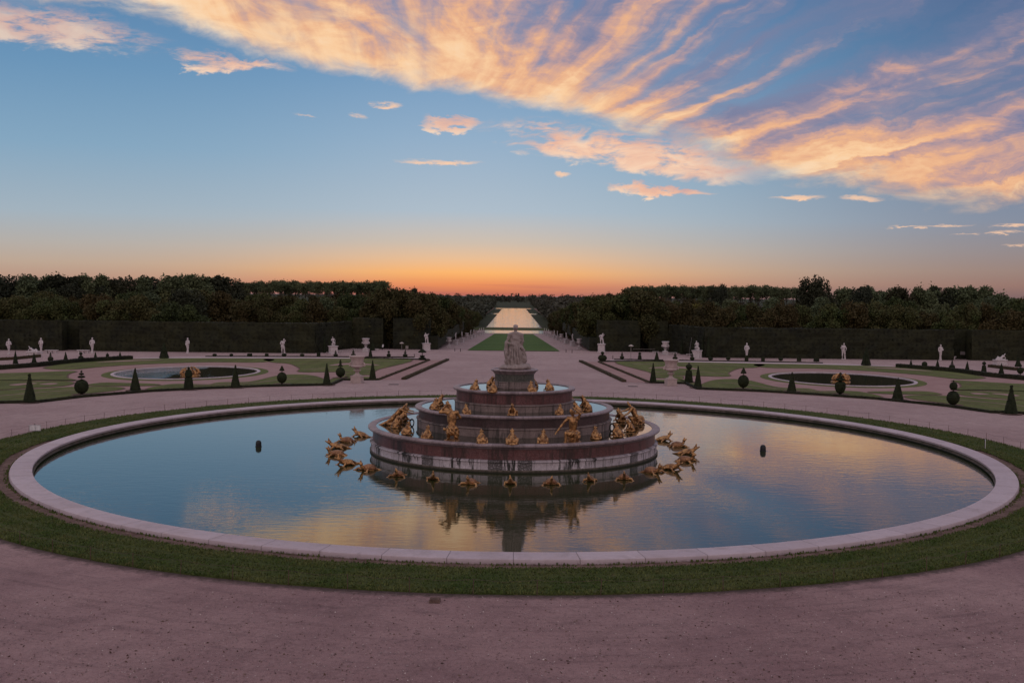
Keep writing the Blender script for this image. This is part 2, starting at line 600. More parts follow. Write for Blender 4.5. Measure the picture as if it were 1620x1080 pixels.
    grass('far_lawn', (.068, .130, .034), (.090, .150, .044), (.110, .145, .058), .2)

    grass('dark_meadow', (.034, .044, .022), (.042, .050, .026), (.055, .052, .032), .1)

    m, t = material('grass_blades')
    p = worldpos(t)
    big = t.noise(p, .5, 4, .6)
    fine = t.noise(p, 6.0, 3, .7)
    c = t.mix(t.ss(big, .35, .65), (.056, .094, .022), (.105, .125, .040))
    c = t.mix(t.m('MULTIPLY', t.ss(t.noise(p, 1.1, 5, .7), .50, .68), .6), c, (.130, .115, .050))
    c = t.mix(t.m('MULTIPLY', t.ss(fine, .5, .72), .7), c, (.150, .140, .060))
    c = t.mix(t.m('MULTIPLY', t.ss(fine, .48, .3), .6), c, (.022, .036, .010))
    finish(t, c, .8, spec=.12)
    M['blades'] = m

    # pool coping: pale rose stone with joints
    m, t = material('coping_stone')
    p = worldpos(t)
    o = objco(t)
    s_ = t.n('ShaderNodeSeparateXYZ', {0: o}).outputs
    ang = t.m('ARCTAN2', s_[1], s_[0])
    seg = t.m('FRACT', t.m('MULTIPLY', ang, 76 / (2 * PI)))
    joint = t.ss(t.m('ABSOLUTE', t.m('SUBTRACT', seg, .5)), .492, .4975)
    slab = t.n('ShaderNodeTexWhiteNoise', {'W': t.m('FLOOR', t.m('MULTIPLY', ang, 76 / (2 * PI)))}, noise_dimensions='1D').outputs[0]
    n1 = t.noise(p, 1.2, 6, .65, .6)
    n2 = t.noise(p, 7.0, 5, .7)
    c = t.mix(slab, (.425, .350, .388), (.485, .405, .445))
    c = t.mix(t.m('MULTIPLY', t.ss(n1, .45, .72), .5), c, (.37, .29, .30))
    c = t.mix(t.m('MULTIPLY', t.ss(n2, .55, .75), .35), c, (.68, .58, .62))
    c = t.mix(t.m('MULTIPLY', t.ss(n2, .42, .28), .4), c, (.25, .19, .19))
    c = t.mix(t.m('MULTIPLY', joint, .75), c, (.13, .10, .10))
    n4 = t.noise(p, .55, 6, .72, .8)
    c = t.mix(t.m('MULTIPLY', t.ss(n4, .50, .66), .40), c, (.29, .235, .245))
    c = t.mix(t.m('MULTIPLY', t.m('MULTIPLY', t.ss(n4, .44, .36), t.ss(n2, .45, .65)), .6), c, (.19, .155, .145))
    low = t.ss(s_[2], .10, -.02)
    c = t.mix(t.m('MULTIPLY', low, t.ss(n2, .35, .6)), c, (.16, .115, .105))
    finish(t, c, .6, t.m('SUBTRACT', n2, t.m('MULTIPLY', joint, 1.2)), .012, 1.0, spec=.3)
    M['coping'] = m

    m, t = material('pool_wall_stone')
    o = objco(t)
    s_ = t.n('ShaderNodeSeparateXYZ', {0: o}).outputs
    ang = t.m('ARCTAN2', s_[1], s_[0])
    v = t.vec(t.m('MULTIPLY', ang, 29.0), s_[2])
    br = t.n('ShaderNodeTexBrick', {'Vector': v, 'Scale': 1.0, 'Brick Width': 1.1, 'Row Height': .3, 'Mortar Size': .012,
                                    'Color1': (.15, .115, .10, 1), 'Color2': (.11, .085, .07, 1), 'Mortar': (.03, .025, .02, 1)})
    n1 = t.noise(t.vec(t.m('MULTIPLY', ang, 40.0), t.m('MULTIPLY', s_[2], 2.0)), 1.0, 6, .7)
    c = t.mix(t.ss(n1, .4, .65), br.outputs[0], (.035, .035, .022))
    c = t.mix(t.ss(s_[2], -.02, -.2), c, (.016, .017, .010))
    finish(t, c, .7)
    M['pool_wall'] = m

    def marble(name, a, b, vein, rough=.38, stain=.4, blocks=None, streak=0.0, radius=10.0):
        m, t = material(name)
        o = objco(t)
        p = worldpos(t)
        s_ = t.n('ShaderNodeSeparateXYZ', {0: o}).outputs
        ang = t.m('ARCTAN2', s_[1], s_[0])
        n1 = t.noise(p, 1.5, 6, .68, 1.2)
        n2 = t.noise(p, 5.0, 6, .7, 2.2)
        n3 = t.noise(p, 16.0, 3, .6)
        c = t.mix(t.ss(n1, .32, .68), a, b)
        c = t.mix(t.m('MULTIPLY', t.ss(t.m('ABSOLUTE', t.m('SUBTRACT', n2, .5)), .045, .0), .75), c, vein)
        c = t.mix(t.m('MULTIPLY', t.ss(n3, .58, .72), .35), c, vein)
        if stain:
            c = t.mix(t.m('MULTIPLY', t.ss(n1, .5, .3), stain), c, tuple(x * .3 for x in a))
        bump = n3
        if blocks:
            q = t.m('MULTIPLY', ang, blocks / (2 * PI))
            seg = t.m('FRACT', q)
            joint = t.ss(t.m('ABSOLUTE', t.m('SUBTRACT', seg, .5)), .488, .496)
            wn = t.n('ShaderNodeTexWhiteNoise', {'W': t.m('FLOOR', q)}, noise_dimensions='1D').outputs[0]
            c = t.mix(t.m('MULTIPLY', t.ss(wn, .35, .9), .35), c, tuple(x * .5 for x in b))
            if name == 'stained_plinth':
                wn2 = t.n('ShaderNodeTexWhiteNoise', {'W': t.m('ADD', t.m('FLOOR', t.m('MULTIPLY', q, 1.5)), 37.3)}, noise_dimensions='1D').outputs[0]
                c = t.mix(t.m('MULTIPLY', t.m('MULTIPLY', t.ss(wn2, .74, .76), t.ss(n3, .30, .5)), .9), c, (.030, .026, .024))
            c = t.mix(t.m('MULTIPLY', joint, .8), c, (.02, .017, .016))
        if streak:
            sv = t.vec(t.m('MULTIPLY', ang, radius * 3.2), t.m('MULTIPLY', s_[2], .45))
            sn = t.noise(sv, 1.0, 6, .72, .2)
            sb = t.noise(t.vec(t.m('MULTIPLY', ang, radius * .55), 4.0), 1.0, 3, .6)
            k = t.m('MULTIPLY', t.ss(t.m('ADD', sn, t.m('MULTIPLY', sb, .75)), .88, 1.0), streak)
            c = t.mix(k, c, (.016, .015, .013))
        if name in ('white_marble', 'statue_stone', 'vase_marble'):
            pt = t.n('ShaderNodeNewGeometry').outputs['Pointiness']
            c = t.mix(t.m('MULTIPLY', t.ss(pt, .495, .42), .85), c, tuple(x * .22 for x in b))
        finish(t, c, rough, bump, .006, .7, spec=.35)
        M[name] = m
    marble('red_marble', (.112, .033, .034), (.066, .022, .025), (.22, .125, .125), .36, .55, 40, .7, 9.5)
    marble('dark_marble', (.062, .034, .036), (.036, .024, .027), (.13, .085, .085), .32, .55, 34, .5, 6.4)
    marble('green_marble', (.052, .056, .050), (.028, .034, .030), (.20, .19, .17), .3, .3, 12)
    marble('rim_marble', (.34, .265, .285), (.21, .158, .168), (.14, .10, .10), .45, .45, 48, .35, 9.9)
    marble('plinth_marble', (.27, .205, .195), (.18, .135, .128), (.09, .07, .065), .55, .45, 44, .7, 6.5)
    marble('stained_plinth', (.54, .485, .53), (.40, .35, .385), (.16, .13, .13), .5, .3, 46, 1.0, 9.8)
    marble('statue_stone', (.375, .310, .300), (.245, .198, .190), (.13, .095, .088), .6, .5)
    marble('white_marble', (.64, .585, .61), (.46, .41, .43), (.24, .205, .21), .55, .45)
    marble('vase_marble', (.52, .42, .41), (.40, .31, .30), (.22, .165, .16), .6, .3)

    # gilded lead
    m, t = material('gilding')
    p = worldpos(t)
    n1 = t.noise(p, 5.0, 5, .6)
    n2 = t.noise(p, 24.0, 3, .6)
    c = t.mix(t.ss(n1, .35, .62), (.15, .074, .036), (.46, .245, .100))
    c = t.mix(t.m('MULTIPLY', t.ss(n2, .42, .3), .5), c, (.10, .045, .02))
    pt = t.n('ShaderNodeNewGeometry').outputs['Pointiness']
    c = t.mix(t.ss(pt, .50, .42), c, (.035, .018, .010))  # crevice shade painted into the gilding colour
    c = t.mix(t.m('MULTIPLY', t.ss(pt, .52, .60), .6), c, (.72, .43, .19))  # highlights on raised edges painted into the colour
    finish(t, c, .33, n2, .012, .8, metallic=.70, spec=.5)
    M['gold'] = m

    m, t = material('gilded_shell')
    o = objco(t)
    p = worldpos(t)
    vor = t.n('ShaderNodeTexVoronoi', {'Vector': o, 'Scale': 7.0}, feature='DISTANCE_TO_EDGE').outputs[0]
    n1 = t.noise(p, 4.0, 5, .6)
    c = t.mix(t.ss(n1, .3, .65), (.18, .085, .050), (.36, .18, .088))
    c = t.mix(t.m('MULTIPLY', t.ss(vor, .06, .0), .6), c, (.11, .04, .015))
    finish(t, c, .42, t.ss(vor, 0, .12), .02, .8, metallic=.65, spec=.4)
    M['shell'] = m

    # water: dark body, mirror sheen, faint wind ripple
    def water(name, body, sx, sy, dist, rough=.02, patch=True):
        m, t = material(name)
        p = worldpos(t)
        v = t.n('ShaderNodeMapping', {'Vector': p, 'Scale': (sx, sy, 1)}).outputs[0]
        a = t.noise(v, 1.0, 3, .5, .4)
        b = t.noise(v, 3.1, 2, .5)
        hgt = t.m('ADD', a, t.m('MULTIPLY', b, .30))
        if patch is True:
            k = t.noise(p, .07, 3, .5)
            hgt = t.m('MULTIPLY', hgt, t.ss(k, .30, .66, .35, 1.0))
        if patch == 'west':          # added ripples catch brighter sky on the outer half of the left-hand pool
            xw = t.n('ShaderNodeSeparateXYZ', {0: p}).outputs[0]
            xw = t.m('ADD', xw, t.m('MULTIPLY', t.noise(p, .35, 4, .6), 4.0))
            hgt = t.m('MULTIPLY', hgt, t.ss(xw, -37.5, -39.5, .12, 1.0))
        bp = t.n('ShaderNodeBump', {'Height': hgt, 'Distance': dist, 'Strength': 1.0})
        fr = t.n('ShaderNodeFresnel', {'IOR': 1.66, 'Normal': bp.outputs[0]}).outputs[0]
        k = t.m('MULTIPLY_ADD', fr, 1.0, .015, clamp=True)
        df = t.n('ShaderNodeBsdfDiffuse', {'Color': (*body, 1)})
        gl = t.n('ShaderNodeBsdfGlossy', {'Color': (.97, .97, .97, 1), 'Roughness': rough, 'Normal': bp.outputs[0]})
        mx = t.n('ShaderNodeMixShader', {0: k, 1: df.outputs[0], 2: gl.outputs[0]})
        t.n('ShaderNodeOutputMaterial', {'Surface': mx.outputs[0]})
        M[name] = m
    water('pool_water', (.022, .030, .012), .9, 2.5, .0062)
    water('still_water', (.018, .020, .012), 1.6, 2.6, .003, .02, False)
    water('ripple_water', (.026, .028, .018), 3.2, 4.2, .030, .03, 'west')
    water('canal_water', (.03, .03, .025), .5, .9, .045, .06, False)

    def leafy(name, cols, dark, scale=1.0, trans=0.0, rnd=.5):
        m, t = material(name)
        p = worldpos(t)
        oi = t.n('ShaderNodeObjectInfo').outputs['Random']
        n1 = t.noise(p, .45 * scale, 4, .6)
        n2 = t.noise(p, 2.6 * scale, 3, .65)
        c = t.ramp(t.m('ADD', t.m('MULTIPLY', oi, rnd), t.m('MULTIPLY', n1, 1 - rnd)),
                   [(i / (len(cols) - 1) * .6 + .2, q) for i, q in enumerate(cols)])
        c = t.mix(t.m('MULTIPLY', t.ss(n2, .52, .30), .6), c, dark)
        finish(t, c, .75, spec=.12)
        M[name] = m
    leafy('leaf_mixed', [(0.040, 0.053, 0.022), (0.053, 0.071, 0.025), (0.070, 0.075, 0.028), (0.077, 0.069, 0.029), (0.060, 0.083, 0.028)], (.012, .012, .007))
    leafy('leaf_brown', [(0.052, 0.047, 0.019), (0.070, 0.054, 0.023), (0.048, 0.050, 0.019), (0.081, 0.059, 0.026)], (.016, .013, .008))
    leafy('leaf_green', [(0.070, 0.090, 0.051), (0.098, 0.122, 0.062), (0.083, 0.101, 0.051), (0.122, 0.138, 0.069)], (.018, .024, .013))
    leafy('leaf_dark', [(0.025, 0.033, 0.023), (0.037, 0.041, 0.024), (0.046, 0.045, 0.024)], (.008, .009, .006))
    leafy('leaf_yellow', [(.130, .122, .034), (.155, .140, .042)], (.05, .048, .016))
    leafy('leaf_far', [(0.057, 0.064, 0.046), (0.073, 0.070, 0.051), (0.064, 0.062, 0.048)], (.030, .032, .028), .12)  # aerial haze painted into the leaf colour of the distant woods
    leafy('hedge_leaf', [(0.009, 0.012, 0.010), (0.019, 0.021, 0.014), (0.028, 0.030, 0.016), (0.036, 0.035, 0.017)], (.005, .005, .005), .8, rnd=.1)
    leafy('box_leaf', [(0.075, 0.048, 0.033), (0.050, 0.043, 0.022), (0.088, 0.056, 0.037)], (.016, .013, .009), 1.5, rnd=.1)
    leafy('yew_leaf', [(.014, .020, .011), (.022, .028, .014), (.028, .032, .015)], (.006, .008, .005), 2.0, rnd=.2)

    def plain(name, c, rough=.6, metallic=0.0):
        m, t = material(name)
        p = worldpos(t)
        n1 = t.noise(p, 6.0, 4, .6)
        finish(t, t.mix(t.ss(n1, .3, .7), tuple(x * .75 for x in c), c), rough, metallic=metallic)
        M[name] = m
    plain('bark', (.045, .034, .027), .9)
    plain('iron', (.035, .030, .030), .5, .3)
    plain('rope', (.10, .075, .065), .9)
    plain('rubber', (.012, .013, .016), .4)
    plain('sign_white', (.72, .70, .74), .5)
    plain('sign_text', (.16, .15, .19), .6)
    plain('cement', (.27, .24, .23), .8)
    plain('canvas', (.46, .40, .38), .8)
    plain('wood', (.10, .06, .05), .8)
    plain('ribbon', (.55, .45, .44), .7)


make_materials()

# ------------------------------------------------------------------ ground, paths, lawns
X0 = 0.075
CX, CY = X0, D
R_OUT, R_IN = 30.09, 28.98
WATER = -0.20


def flat(name, pts, z, mat, kind='structure', thick=0.0, parent=None):
    """sheet over a polygon given in world x, y"""
    bm = bmesh.new()
    vs = [bm.verts.new((x, y, z)) for x, y in pts]
    f = bm.faces.new(vs)
    f.normal_update()
    if f.normal.z < 0:
        f.normal_flip()
    if thick:
        n = len(vs)
        lo = [bm.verts.new((x, y, z - thick)) for x, y in pts]
        for i in range(n):
            bm.faces.new((vs[(i + 1) % n], vs[i], lo[i], lo[(i + 1) % n]))
    bmesh.ops.triangulate(bm, faces=[f])
    me = bpy.data.meshes.new(name)
    bm.to_mesh(me)
    bm.free()
    o = mesh_obj(name, me, M[mat], parent)
    if kind:
        o['kind'] = kind
    return o


def smooth_poly(pts, n=5, closed=True):
    out = []
    L = len(pts)
    for i in range(L if closed else L - 1):
        g = lambda k: Vector(pts[k % L] if closed else pts[max(0, min(L - 1, k))])
        p0, p1, p2, p3 = g(i - 1), g(i), g(i + 1), g(i + 2)
        for j in range(n):
            u = j / n
            out.append(tuple(0.5 * ((2 * p1) + (p2 - p0) * u + (2 * p0 - 5 * p1 + 4 * p2 - p3) * u * u + (3 * p1 - p0 - 3 * p2 + p3) * u ** 3)))
    if not closed:
        out.append(tuple(pts[-1]))
    return out


def build_ground():
    vs, fs = [], []
    xs = [-9000, -3000, -1000, -400, -150, -60, 60, 150, 400, 1000, 3000, 9000]
    ys = [-600, -60, CY - 60, CY + 60, 150, Y1, 220, 270, 330, 390, Y2, 700, 1300, 2600, 6000, 12000]
    idx = {}
    for y in ys:
        for x in xs:
            idx[x, y] = len(vs)
            vs.append((x + (CX if abs(x) == 60 else 0), y, zt(y)))
    for a, b in zip(ys, ys[1:]):
        for c, d in zip(xs, xs[1:]):
            if (c, a) == (-60, CY - 60):
                continue
            fs.append((idx[c, a], idx[d, a], idx[d, b], idx[c, b]))
    # square with a round hole for the pool
    n = 192
    ring, sq = [], []
    for i in range(n):
        a = 2 * PI * i / n
        ring.append(len(vs))
        vs.append((CX + 29.5 * math.cos(a), CY + 29.5 * math.sin(a), 0))
        k = 60 / max(abs(math.cos(a)), abs(math.sin(a)))
        sq.append(len(vs))
        vs.append((CX + k * math.cos(a), CY + k * math.sin(a), 0))
    for i in range(n):
        j = (i + 1) % n
        fs.append((ring[i], sq[i], sq[j], ring[j]))
    me = me_from('ground', vs, fs)
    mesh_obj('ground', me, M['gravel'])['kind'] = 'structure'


build_ground()


def annulus(name, r0, r1, z, mat, n=256, f0=None, f1=None, c=(CX, CY), sx=1.0, sy=1.0, kind='structure', rows=1, parent=None, rim=0.0):
    vs, fs = [], []
    for i in range(n):
        a = 2 * PI * i / n
        q0 = r0 + (f0(a) if f0 else 0)
        q1 = r1 + (f1(a) if f1 else 0)
        for k in range(rows + 1):
            q = q0 + (q1 - q0) * k / rows
            vs.append((c[0] + q * math.cos(a) * sx, c[1] + q * math.sin(a) * sy, z))
        if rim:
            vs.append((c[0] + (q1 + .03) * math.cos(a) * sx, c[1] + (q1 + .03) * math.sin(a) * sy, z - rim))
    w = rows + 1 + (1 if rim else 0)
    for i in range(n):
        j = (i + 1) % n
        for k in range(w - 1):
            fs.append((i * w + k, i * w + k + 1, j * w + k + 1, j * w + k))
    o = mesh_obj(name, me_from(name, vs, fs), M[mat], parent)
    if kind:
        o['kind'] = kind
    return o


def wob(seed, amp, k=9.0):
    return lambda a: amp * mnoise.noise((math.cos(a) * k, math.sin(a) * k, seed))


def disk(name, r, z, mat, c, sx=1.0, sy=1.0, n=128):
    pts = [(c[0] + r * sx * math.cos(2 * PI * i / n), c[1] + r * sy * math.sin(2 * PI * i / n)) for i in range(n)]
    return flat(name, pts, z, mat)


annulus('soil', 29.6, 32.0, 0.006, 'soil', f0=None)
gin = lambda a: .10 * abs(math.cos(a)) + .10 * mnoise.noise((math.cos(a) * 14, math.sin(a) * 14, 1.1)) + .07 * mnoise.noise((math.cos(a) * 60, math.sin(a) * 60, 4.1)) + (.0 if math.sin(a) < 0 else -.30)
gout = lambda a: .07 * mnoise.noise((math.cos(a) * 12, math.sin(a) * 12, 2.1)) + .05 * mnoise.noise((math.cos(a) * 70, math.sin(a) * 70, 3.1))
annulus('grass_verge', 30.80, 33.90, 0.07, 'grass', n=768, f0=gin, f1=gout, rows=4, rim=.075)


def grass_blades():
    # tufts over the verge, denser towards the terrace where they can be told apart
    n = 150000
    a = RNG.uniform(0, 2 * PI, n)
    keep = RNG.uniform(0, 1, n) < np.where(np.sin(a) < -.1, 1.0, np.where(np.sin(a) < .5, .55, .25))
    a = a[keep]
    n = len(a)
    g0 = np.array([gin(x) for x in np.linspace(0, 2 * PI, 2000)])
    gi = 30.80 + np.interp(a, np.linspace(0, 2 * PI, 2000), g0)
    u = RNG.uniform(-.03, 1.025, n)
    r = gi + (33.94 - gi) * u
    h = RNG.uniform(.03, .085, n)
    # mowing lines and worn seams along the ring
    seam = np.minimum(np.abs(u - .36), np.abs(u - .68))
    h = np.where(seam < .03, h * .35, h)
    h = np.where(u > .96, h * 1.35, h)
    ang = RNG.uniform(0, PI, n)
    w = RNG.uniform(.012, .035, n)
    px, py = CX + r * np.cos(a), CY + r * np.sin(a)
    lx, ly = RNG.normal(0, .03, n), RNG.normal(0, .03, n)
    z0 = np.full(n, .055)
    dx, dy = np.cos(ang) * w, np.sin(ang) * w
    P = np.stack([np.stack([px - dx, py - dy, z0], 1), np.stack([px + dx, py + dy, z0], 1),
                  np.stack([px + dx * .5 + lx, py + dy * .5 + ly, z0 + h], 1), np.stack([px - dx * .5 + lx, py - dy * .5 + ly, z0 + h], 1)], 1)
    o = mesh_obj('grass', quads_mesh('grass', P), M['blades'])
    tag(o, 'short mown green grass in a ring around the round pool', 'grass', kind='stuff')
    # weeds on the strip of soil against the coping
    n = 1500
    a = RNG.uniform(PI * .95, PI * 2.05, n)
    a = a + .01 * np.sin(a * 50)
    r = 30.12 + np.abs(RNG.normal(0, .10, n))
    h = RNG.uniform(.03, .12, n)
    ang = RNG.uniform(0, PI, n)
    w = RNG.uniform(.02, .06, n)
    px, py = CX + r * np.cos(a), CY + r * np.sin(a)
    z0 = np.full(n, .0)
    dx, dy = np.cos(ang) * w, np.sin(ang) * w
    P = np.stack([np.stack([px - dx, py - dy, z0], 1), np.stack([px + dx, py + dy, z0], 1),
                  np.stack([px + dx * .5, py + dy * .5, z0 + h], 1), np.stack([px - dx * .5, py - dy * .5, z0 + h], 1)], 1)
    o = mesh_obj('weeds', quads_mesh('weeds', P), M['blades'])
    tag(o, 'dark weeds sprouting on the strip of soil against the pool coping', 'weeds', kind='stuff')


grass_blades()


def litter():
    m, t = material('pebble')
    w_ = t.n('ShaderNodeTexWhiteNoise', {'Vector': t.n('ShaderNodeVectorMath', {0: worldpos(t), 1: (9, 9, 0)}, operation='MULTIPLY').outputs[0]}).outputs[0]
    finish(t, t.ramp(t.noise(worldpos(t), 8.0, 2), [(.3, (.05, .038, .036)), (.5, (.22, .165, .16)), (.62, (.50, .41, .40)), (.7, (.60, .52, .50))]), .8)
    for name, n, size, mat, label in (('gravel_stones', 8000, .045, m, 'loose pebbles scattered on the gravel nearest the viewer'), ('fallen_leaves', 900, .085, M['soil'], 'dry fallen leaves and crumbs of earth on the near gravel')):
        py = RNG.uniform(935, 1110, n)
        px = RNG.uniform(-60, 1680, n)
        C, k = [], 0
        for a, b in zip(px, py):
            x, y = G(a, b)
            if math.hypot(x - CX, y - CY) > 34.1:
                C.append((x, y, .012))
        C = np.array(C)
        nn = np.tile(np.array([[0, 0, 1.0]]), (len(C), 1))
        o = mesh_obj(name, quads_mesh(name, leaf_quads(C, size, nn, .55)), mat)
        tag(o, label, 'ground litter', kind='stuff')


litter()

# tapis vert, distant basin and canal
def quad_on_terrain(name, xa, ya, xb, yb, lift, mat, n=16):
    vs, fs = [], []
    for i in range(n + 1):
        y = ya + (yb - ya) * i / n
        x = xa + (xb - xa) * i / n
        vs += [(-x, y, zt(y) + lift), (x, y, zt(y) + lift)]
    for i in range(n):
        fs.append((2 * i, 2 * i + 1, 2 * i + 3, 2 * i + 2))
    o = mesh_obj(name, me_from(name, vs, fs), M[mat])
    o['kind'] = 'structure'
    return o


quad_on_terrain('lawn', 8.25, 183.4, 8.25, 440, .08, 'far_lawn')
vs_ = [(8.3, 184.5), (9.6, 183.2)]
yc0, yc1 = 528, 1262
zc = Z2 + .12


def rect(name, x0, y0, x1, y1, z, mat):
    return flat(name, [(x0, y0), (x1, y0), (x1, y1), (x0, y1)], z, mat)


rect('basin_water', -13.5, 446, 13.5, 484, zc, 'canal_water')
flat('canal_water', [(-14, yc0), (14, yc0), (14, 880), (23, 880), (23, 925), (14, 925), (14, 1215), (22.5, 1215), (22.5, yc1 + 20), (-22.5, yc1 + 20),
                     (-22.5, 1215), (-14, 1215), (-14, 925), (-23, 925), (-23, 880), (-14, 880)], zc, 'canal_water')
rect('meadow', -60, 486.5, 60, 524, Z2 + .05, 'grass')
for sx in (-1, 1):
    rect('meadow', sx * 14.3, 526, sx * 24, 1290, Z2 + .05, 'dark_meadow')
    vs_, fs_ = [], []
    for y_ in (190.5, 250, 320, 400, Y2, 526):
        vs_ += [(sx * 16.6, y_, zt(y_) + .03), (sx * 700, y_, zt(y_) + .03)]
    for k_ in range(5):
        q_ = (2 * k_, 2 * k_ + 1, 2 * k_ + 3, 2 * k_ + 2)
        fs_.append(q_ if sx > 0 else q_[::-1])
    mesh_obj('forest_floor', me_from('forest_floor', vs_, fs_), M['soil'])['kind'] = 'structure'
    rect('forest_floor', sx * 24.02, 526, sx * 900, 1290, Z2 + .03, 'soil')
rect('meadow', -5000, 1292, 5000, 9000, Z2 + .06, 'dark_meadow')

# side parterres: drawn on the left, mirrored to the right
PART = {
    'lawn_a': [(-30, 593), (50, 589.5), (118, 587.3), (108, 592), (106, 598), (119, 602.5), (60, 602.5), (-30, 605)],
    'lawn_b': [(70, 582.5), (95, 577), (130, 573.5), (240, 567.5), (420, 567.4), (415, 573.2), (330, 573), (240, 575.8), (165, 580), (112, 584.8)],
    'lawn_c': [(425, 567.6), (560, 567.6), (652, 569.3), (600, 584), (586, 589), (530, 588.6), (475, 588.6), (475, 583), (458, 575.5), (432, 573.4)],
    'lawn_d': [(-30, 606.5), (60, 604), (105, 603.8), (116, 606.5), (98, 611), (50, 614), (-30, 617.5)],
    'lawn_e': [(-30, 621), (60, 615.5), (120, 612.3), (185, 612.6), (189, 617), (120, 625.3), (60, 634.8), (-30, 637.6)],
    'lawn_f': [(140, 610.3), (160, 605.8), (205, 606.4), (250, 608), (240, 610.4), (190, 610.8)],
    'lawn_g': [(234, 616.8), (262, 609), (290, 607.6), (330, 608.3), (348, 605.2), (385, 604.8), (408, 602), (440, 594.5), (470, 592.6), (497, 595), (517, 603), (514, 608.4), (420, 610.2), (330, 613.3)],
    'lawn_h': [(526, 607), (541, 599.5), (552, 596.5), (552, 594), (530, 598), (520, 604.5)],
    'lawn_i': [(546, 593.4), (546, 590), (592, 590), (592, 593.4)],
    'lawn_j': [(541, 599.6), (546, 596), (592, 596.5), (590, 599.6)],
}


def mirror(pts):
    return [(2 * X0 - x, y) for x, y in pts][::-1]


sand = [G(*q) for q in [(-60, 640), (-60, 583), (0, 581), (90, 576), (215, 567.2), (420, 566.9), (660, 568.8), (700, 569.8), (640, 601), (600, 601), (556, 602), (541, 602), (523, 610), (420, 612.5), (240, 620), (130, 629), (60, 637.5)]]
pools = []
for sgn in (0, 1):
    f = (lambda p: p) if sgn == 0 else mirror
    flat('parterre_path', f(sand), .012, 'pink_sand')
    for k, pts in PART.items():
        w = [G(*q) for q in pts]
        if k not in ('lawn_i', 'lawn_j'):
            w = smooth_poly(w, 4)
        flat('lawn', f(w), .06, 'lawn', thick=.055)
        cen = Vector((sum(q[0] for q in w) / len(w), sum(q[1] for q in w) / len(w)))
        L_ = len(w)
        ar = sum(w[i][0] * w[(i + 1) % L_][1] - w[(i + 1) % L_][0] * w[i][1] for i in range(L_))
        off = []
        for i in range(L_):
            d_ = Vector(w[(i + 1) % L_]) - Vector(w[i - 1])
            n_ = Vector((d_.y, -d_.x)).normalized() * (.22 if ar > 0 else -.22)
            off.append((w[i][0] + n_.x, w[i][1] + n_.y))
        flat('soil_shade_edging', f(off), .030 + .0007 * list(PART).index(k), 'soil')  # dark soil ring round each lawn, standing in for its edge shadow
    # sand scroll cut into a lawn
    for pts in ([(14, 609.5), (30, 607.6), (52, 606.6), (58, 607.4), (40, 609), (26, 610.6)], [(62, 608.4), (80, 606.6), (92, 607.2), (80, 609.2)],
                [(520, 579), (545, 575), (585, 576.4), (600, 578.6), (560, 577.2)], [(150, 573.6), (200, 570.5), (260, 569.3), (240, 570.3), (190, 572.4)]):
        flat('parterre_path', f(smooth_poly([G(*q) for q in pts], 4)), .068, 'pink_sand')
    flat('pale_path', f([G(*q) for q in [(215, 566.9), (420, 566.6), (660, 567.9), (662, 566.2), (420, 564.7), (300, 564.4), (212, 566)]]), .016, 'pale_path')

def ribbon(pts, w, f, z, mat, name):
    pts = [Vector(q) for q in smooth_poly(pts, 5, False)]
    L, R = [], []
    for i, q in enumerate(pts):
        d = (pts[min(i + 1, len(pts) - 1)] - pts[max(i - 1, 0)]).normalized()
        n = Vector((-d.y, d.x)) * w / 2
        L.append(tuple(q + n))
        R.append(tuple(q - n))
    flat(name, f(L + R[::-1]), z, mat)


for sgn in (0, 1):
    f = (lambda p: p) if sgn == 0 else mirror
    for k_, (w, mat, pts) in enumerate([(.30, 'pink_sand', [(445, 571.5), (500, 570), (570, 571), (625, 572.5)]), (.22, 'soil', [(478, 577), (505, 573.6), (540, 574), (560, 576)]), (.26, 'pink_sand', [(480, 585.5), (520, 583), (570, 583.5), (592, 585)]),
                        (.22, 'soil', [(100, 581.5), (150, 577), (220, 572.6), (300, 570.6), (400, 570.4)]), (.22, 'soil', [(-20, 597), (30, 594), (80, 592.6), (100, 594)]), (.26, 'pink_sand', [(-10, 628), (40, 623.6), (90, 619.6), (140, 617)]),
                        (.20, 'soil', [(-20, 632), (40, 628.2), (90, 623.4), (130, 620.6)]), (.24, 'pink_sand', [(300, 610.6), (350, 608.4), (400, 606.2), (450, 601), (490, 599)]), (.2, 'soil', [(260, 613), (320, 611), (400, 608.6)])]):
        ribbon([G(*q) for q in pts], w, f, .0725 + .0006 * k_, mat, 'parterre_path' if mat == 'pink_sand' else 'soil_shade_edging')

# drain covers in the gravel
for i, (px, py, w_, l_) in enumerate([(623, 608, 1.1, .7), (1001, 611, 1.1, .7)]):
    x, y = G(px, py)
    bm = bmesh.new()
    add_box(bm, (0, 0, 0), (w_, l_, .025))
    bmesh.ops.bevel(bm, geom=list(bm.edges), offset=.01, segments=1, affect='EDGES')
    for k in range(7):
        add_box(bm, (-w_ / 2 + .12 + k * (w_ - .24) / 6, 0, .024), (.05, l_ - .16, .012))
    o = mesh_obj('drain_cover', bm_mesh('drain_cover', bm), M['iron'], loc=(x, y, .004))
    tag(o, 'flat dark drain cover in the gravel on the ' + ('left' if i == 0 else 'right') + ' of the central walk', 'drain cover', 'drain covers in the gravel')
x, y = G(688, 951.5)
bm = bmesh.new()
add_box(bm, (0, 0, 0), (.36, .34, .10), taper=.94)
add_box(bm, (0, 0, .098), (.30, .28, .02))
o = mesh_obj('junction_box', bm_mesh('junction_box', bm, bevel=.006), M['soil'], loc=(x, y, 0))
tag(o, 'small square grey box sunk at the grass edge in front of the pool', 'ground box')

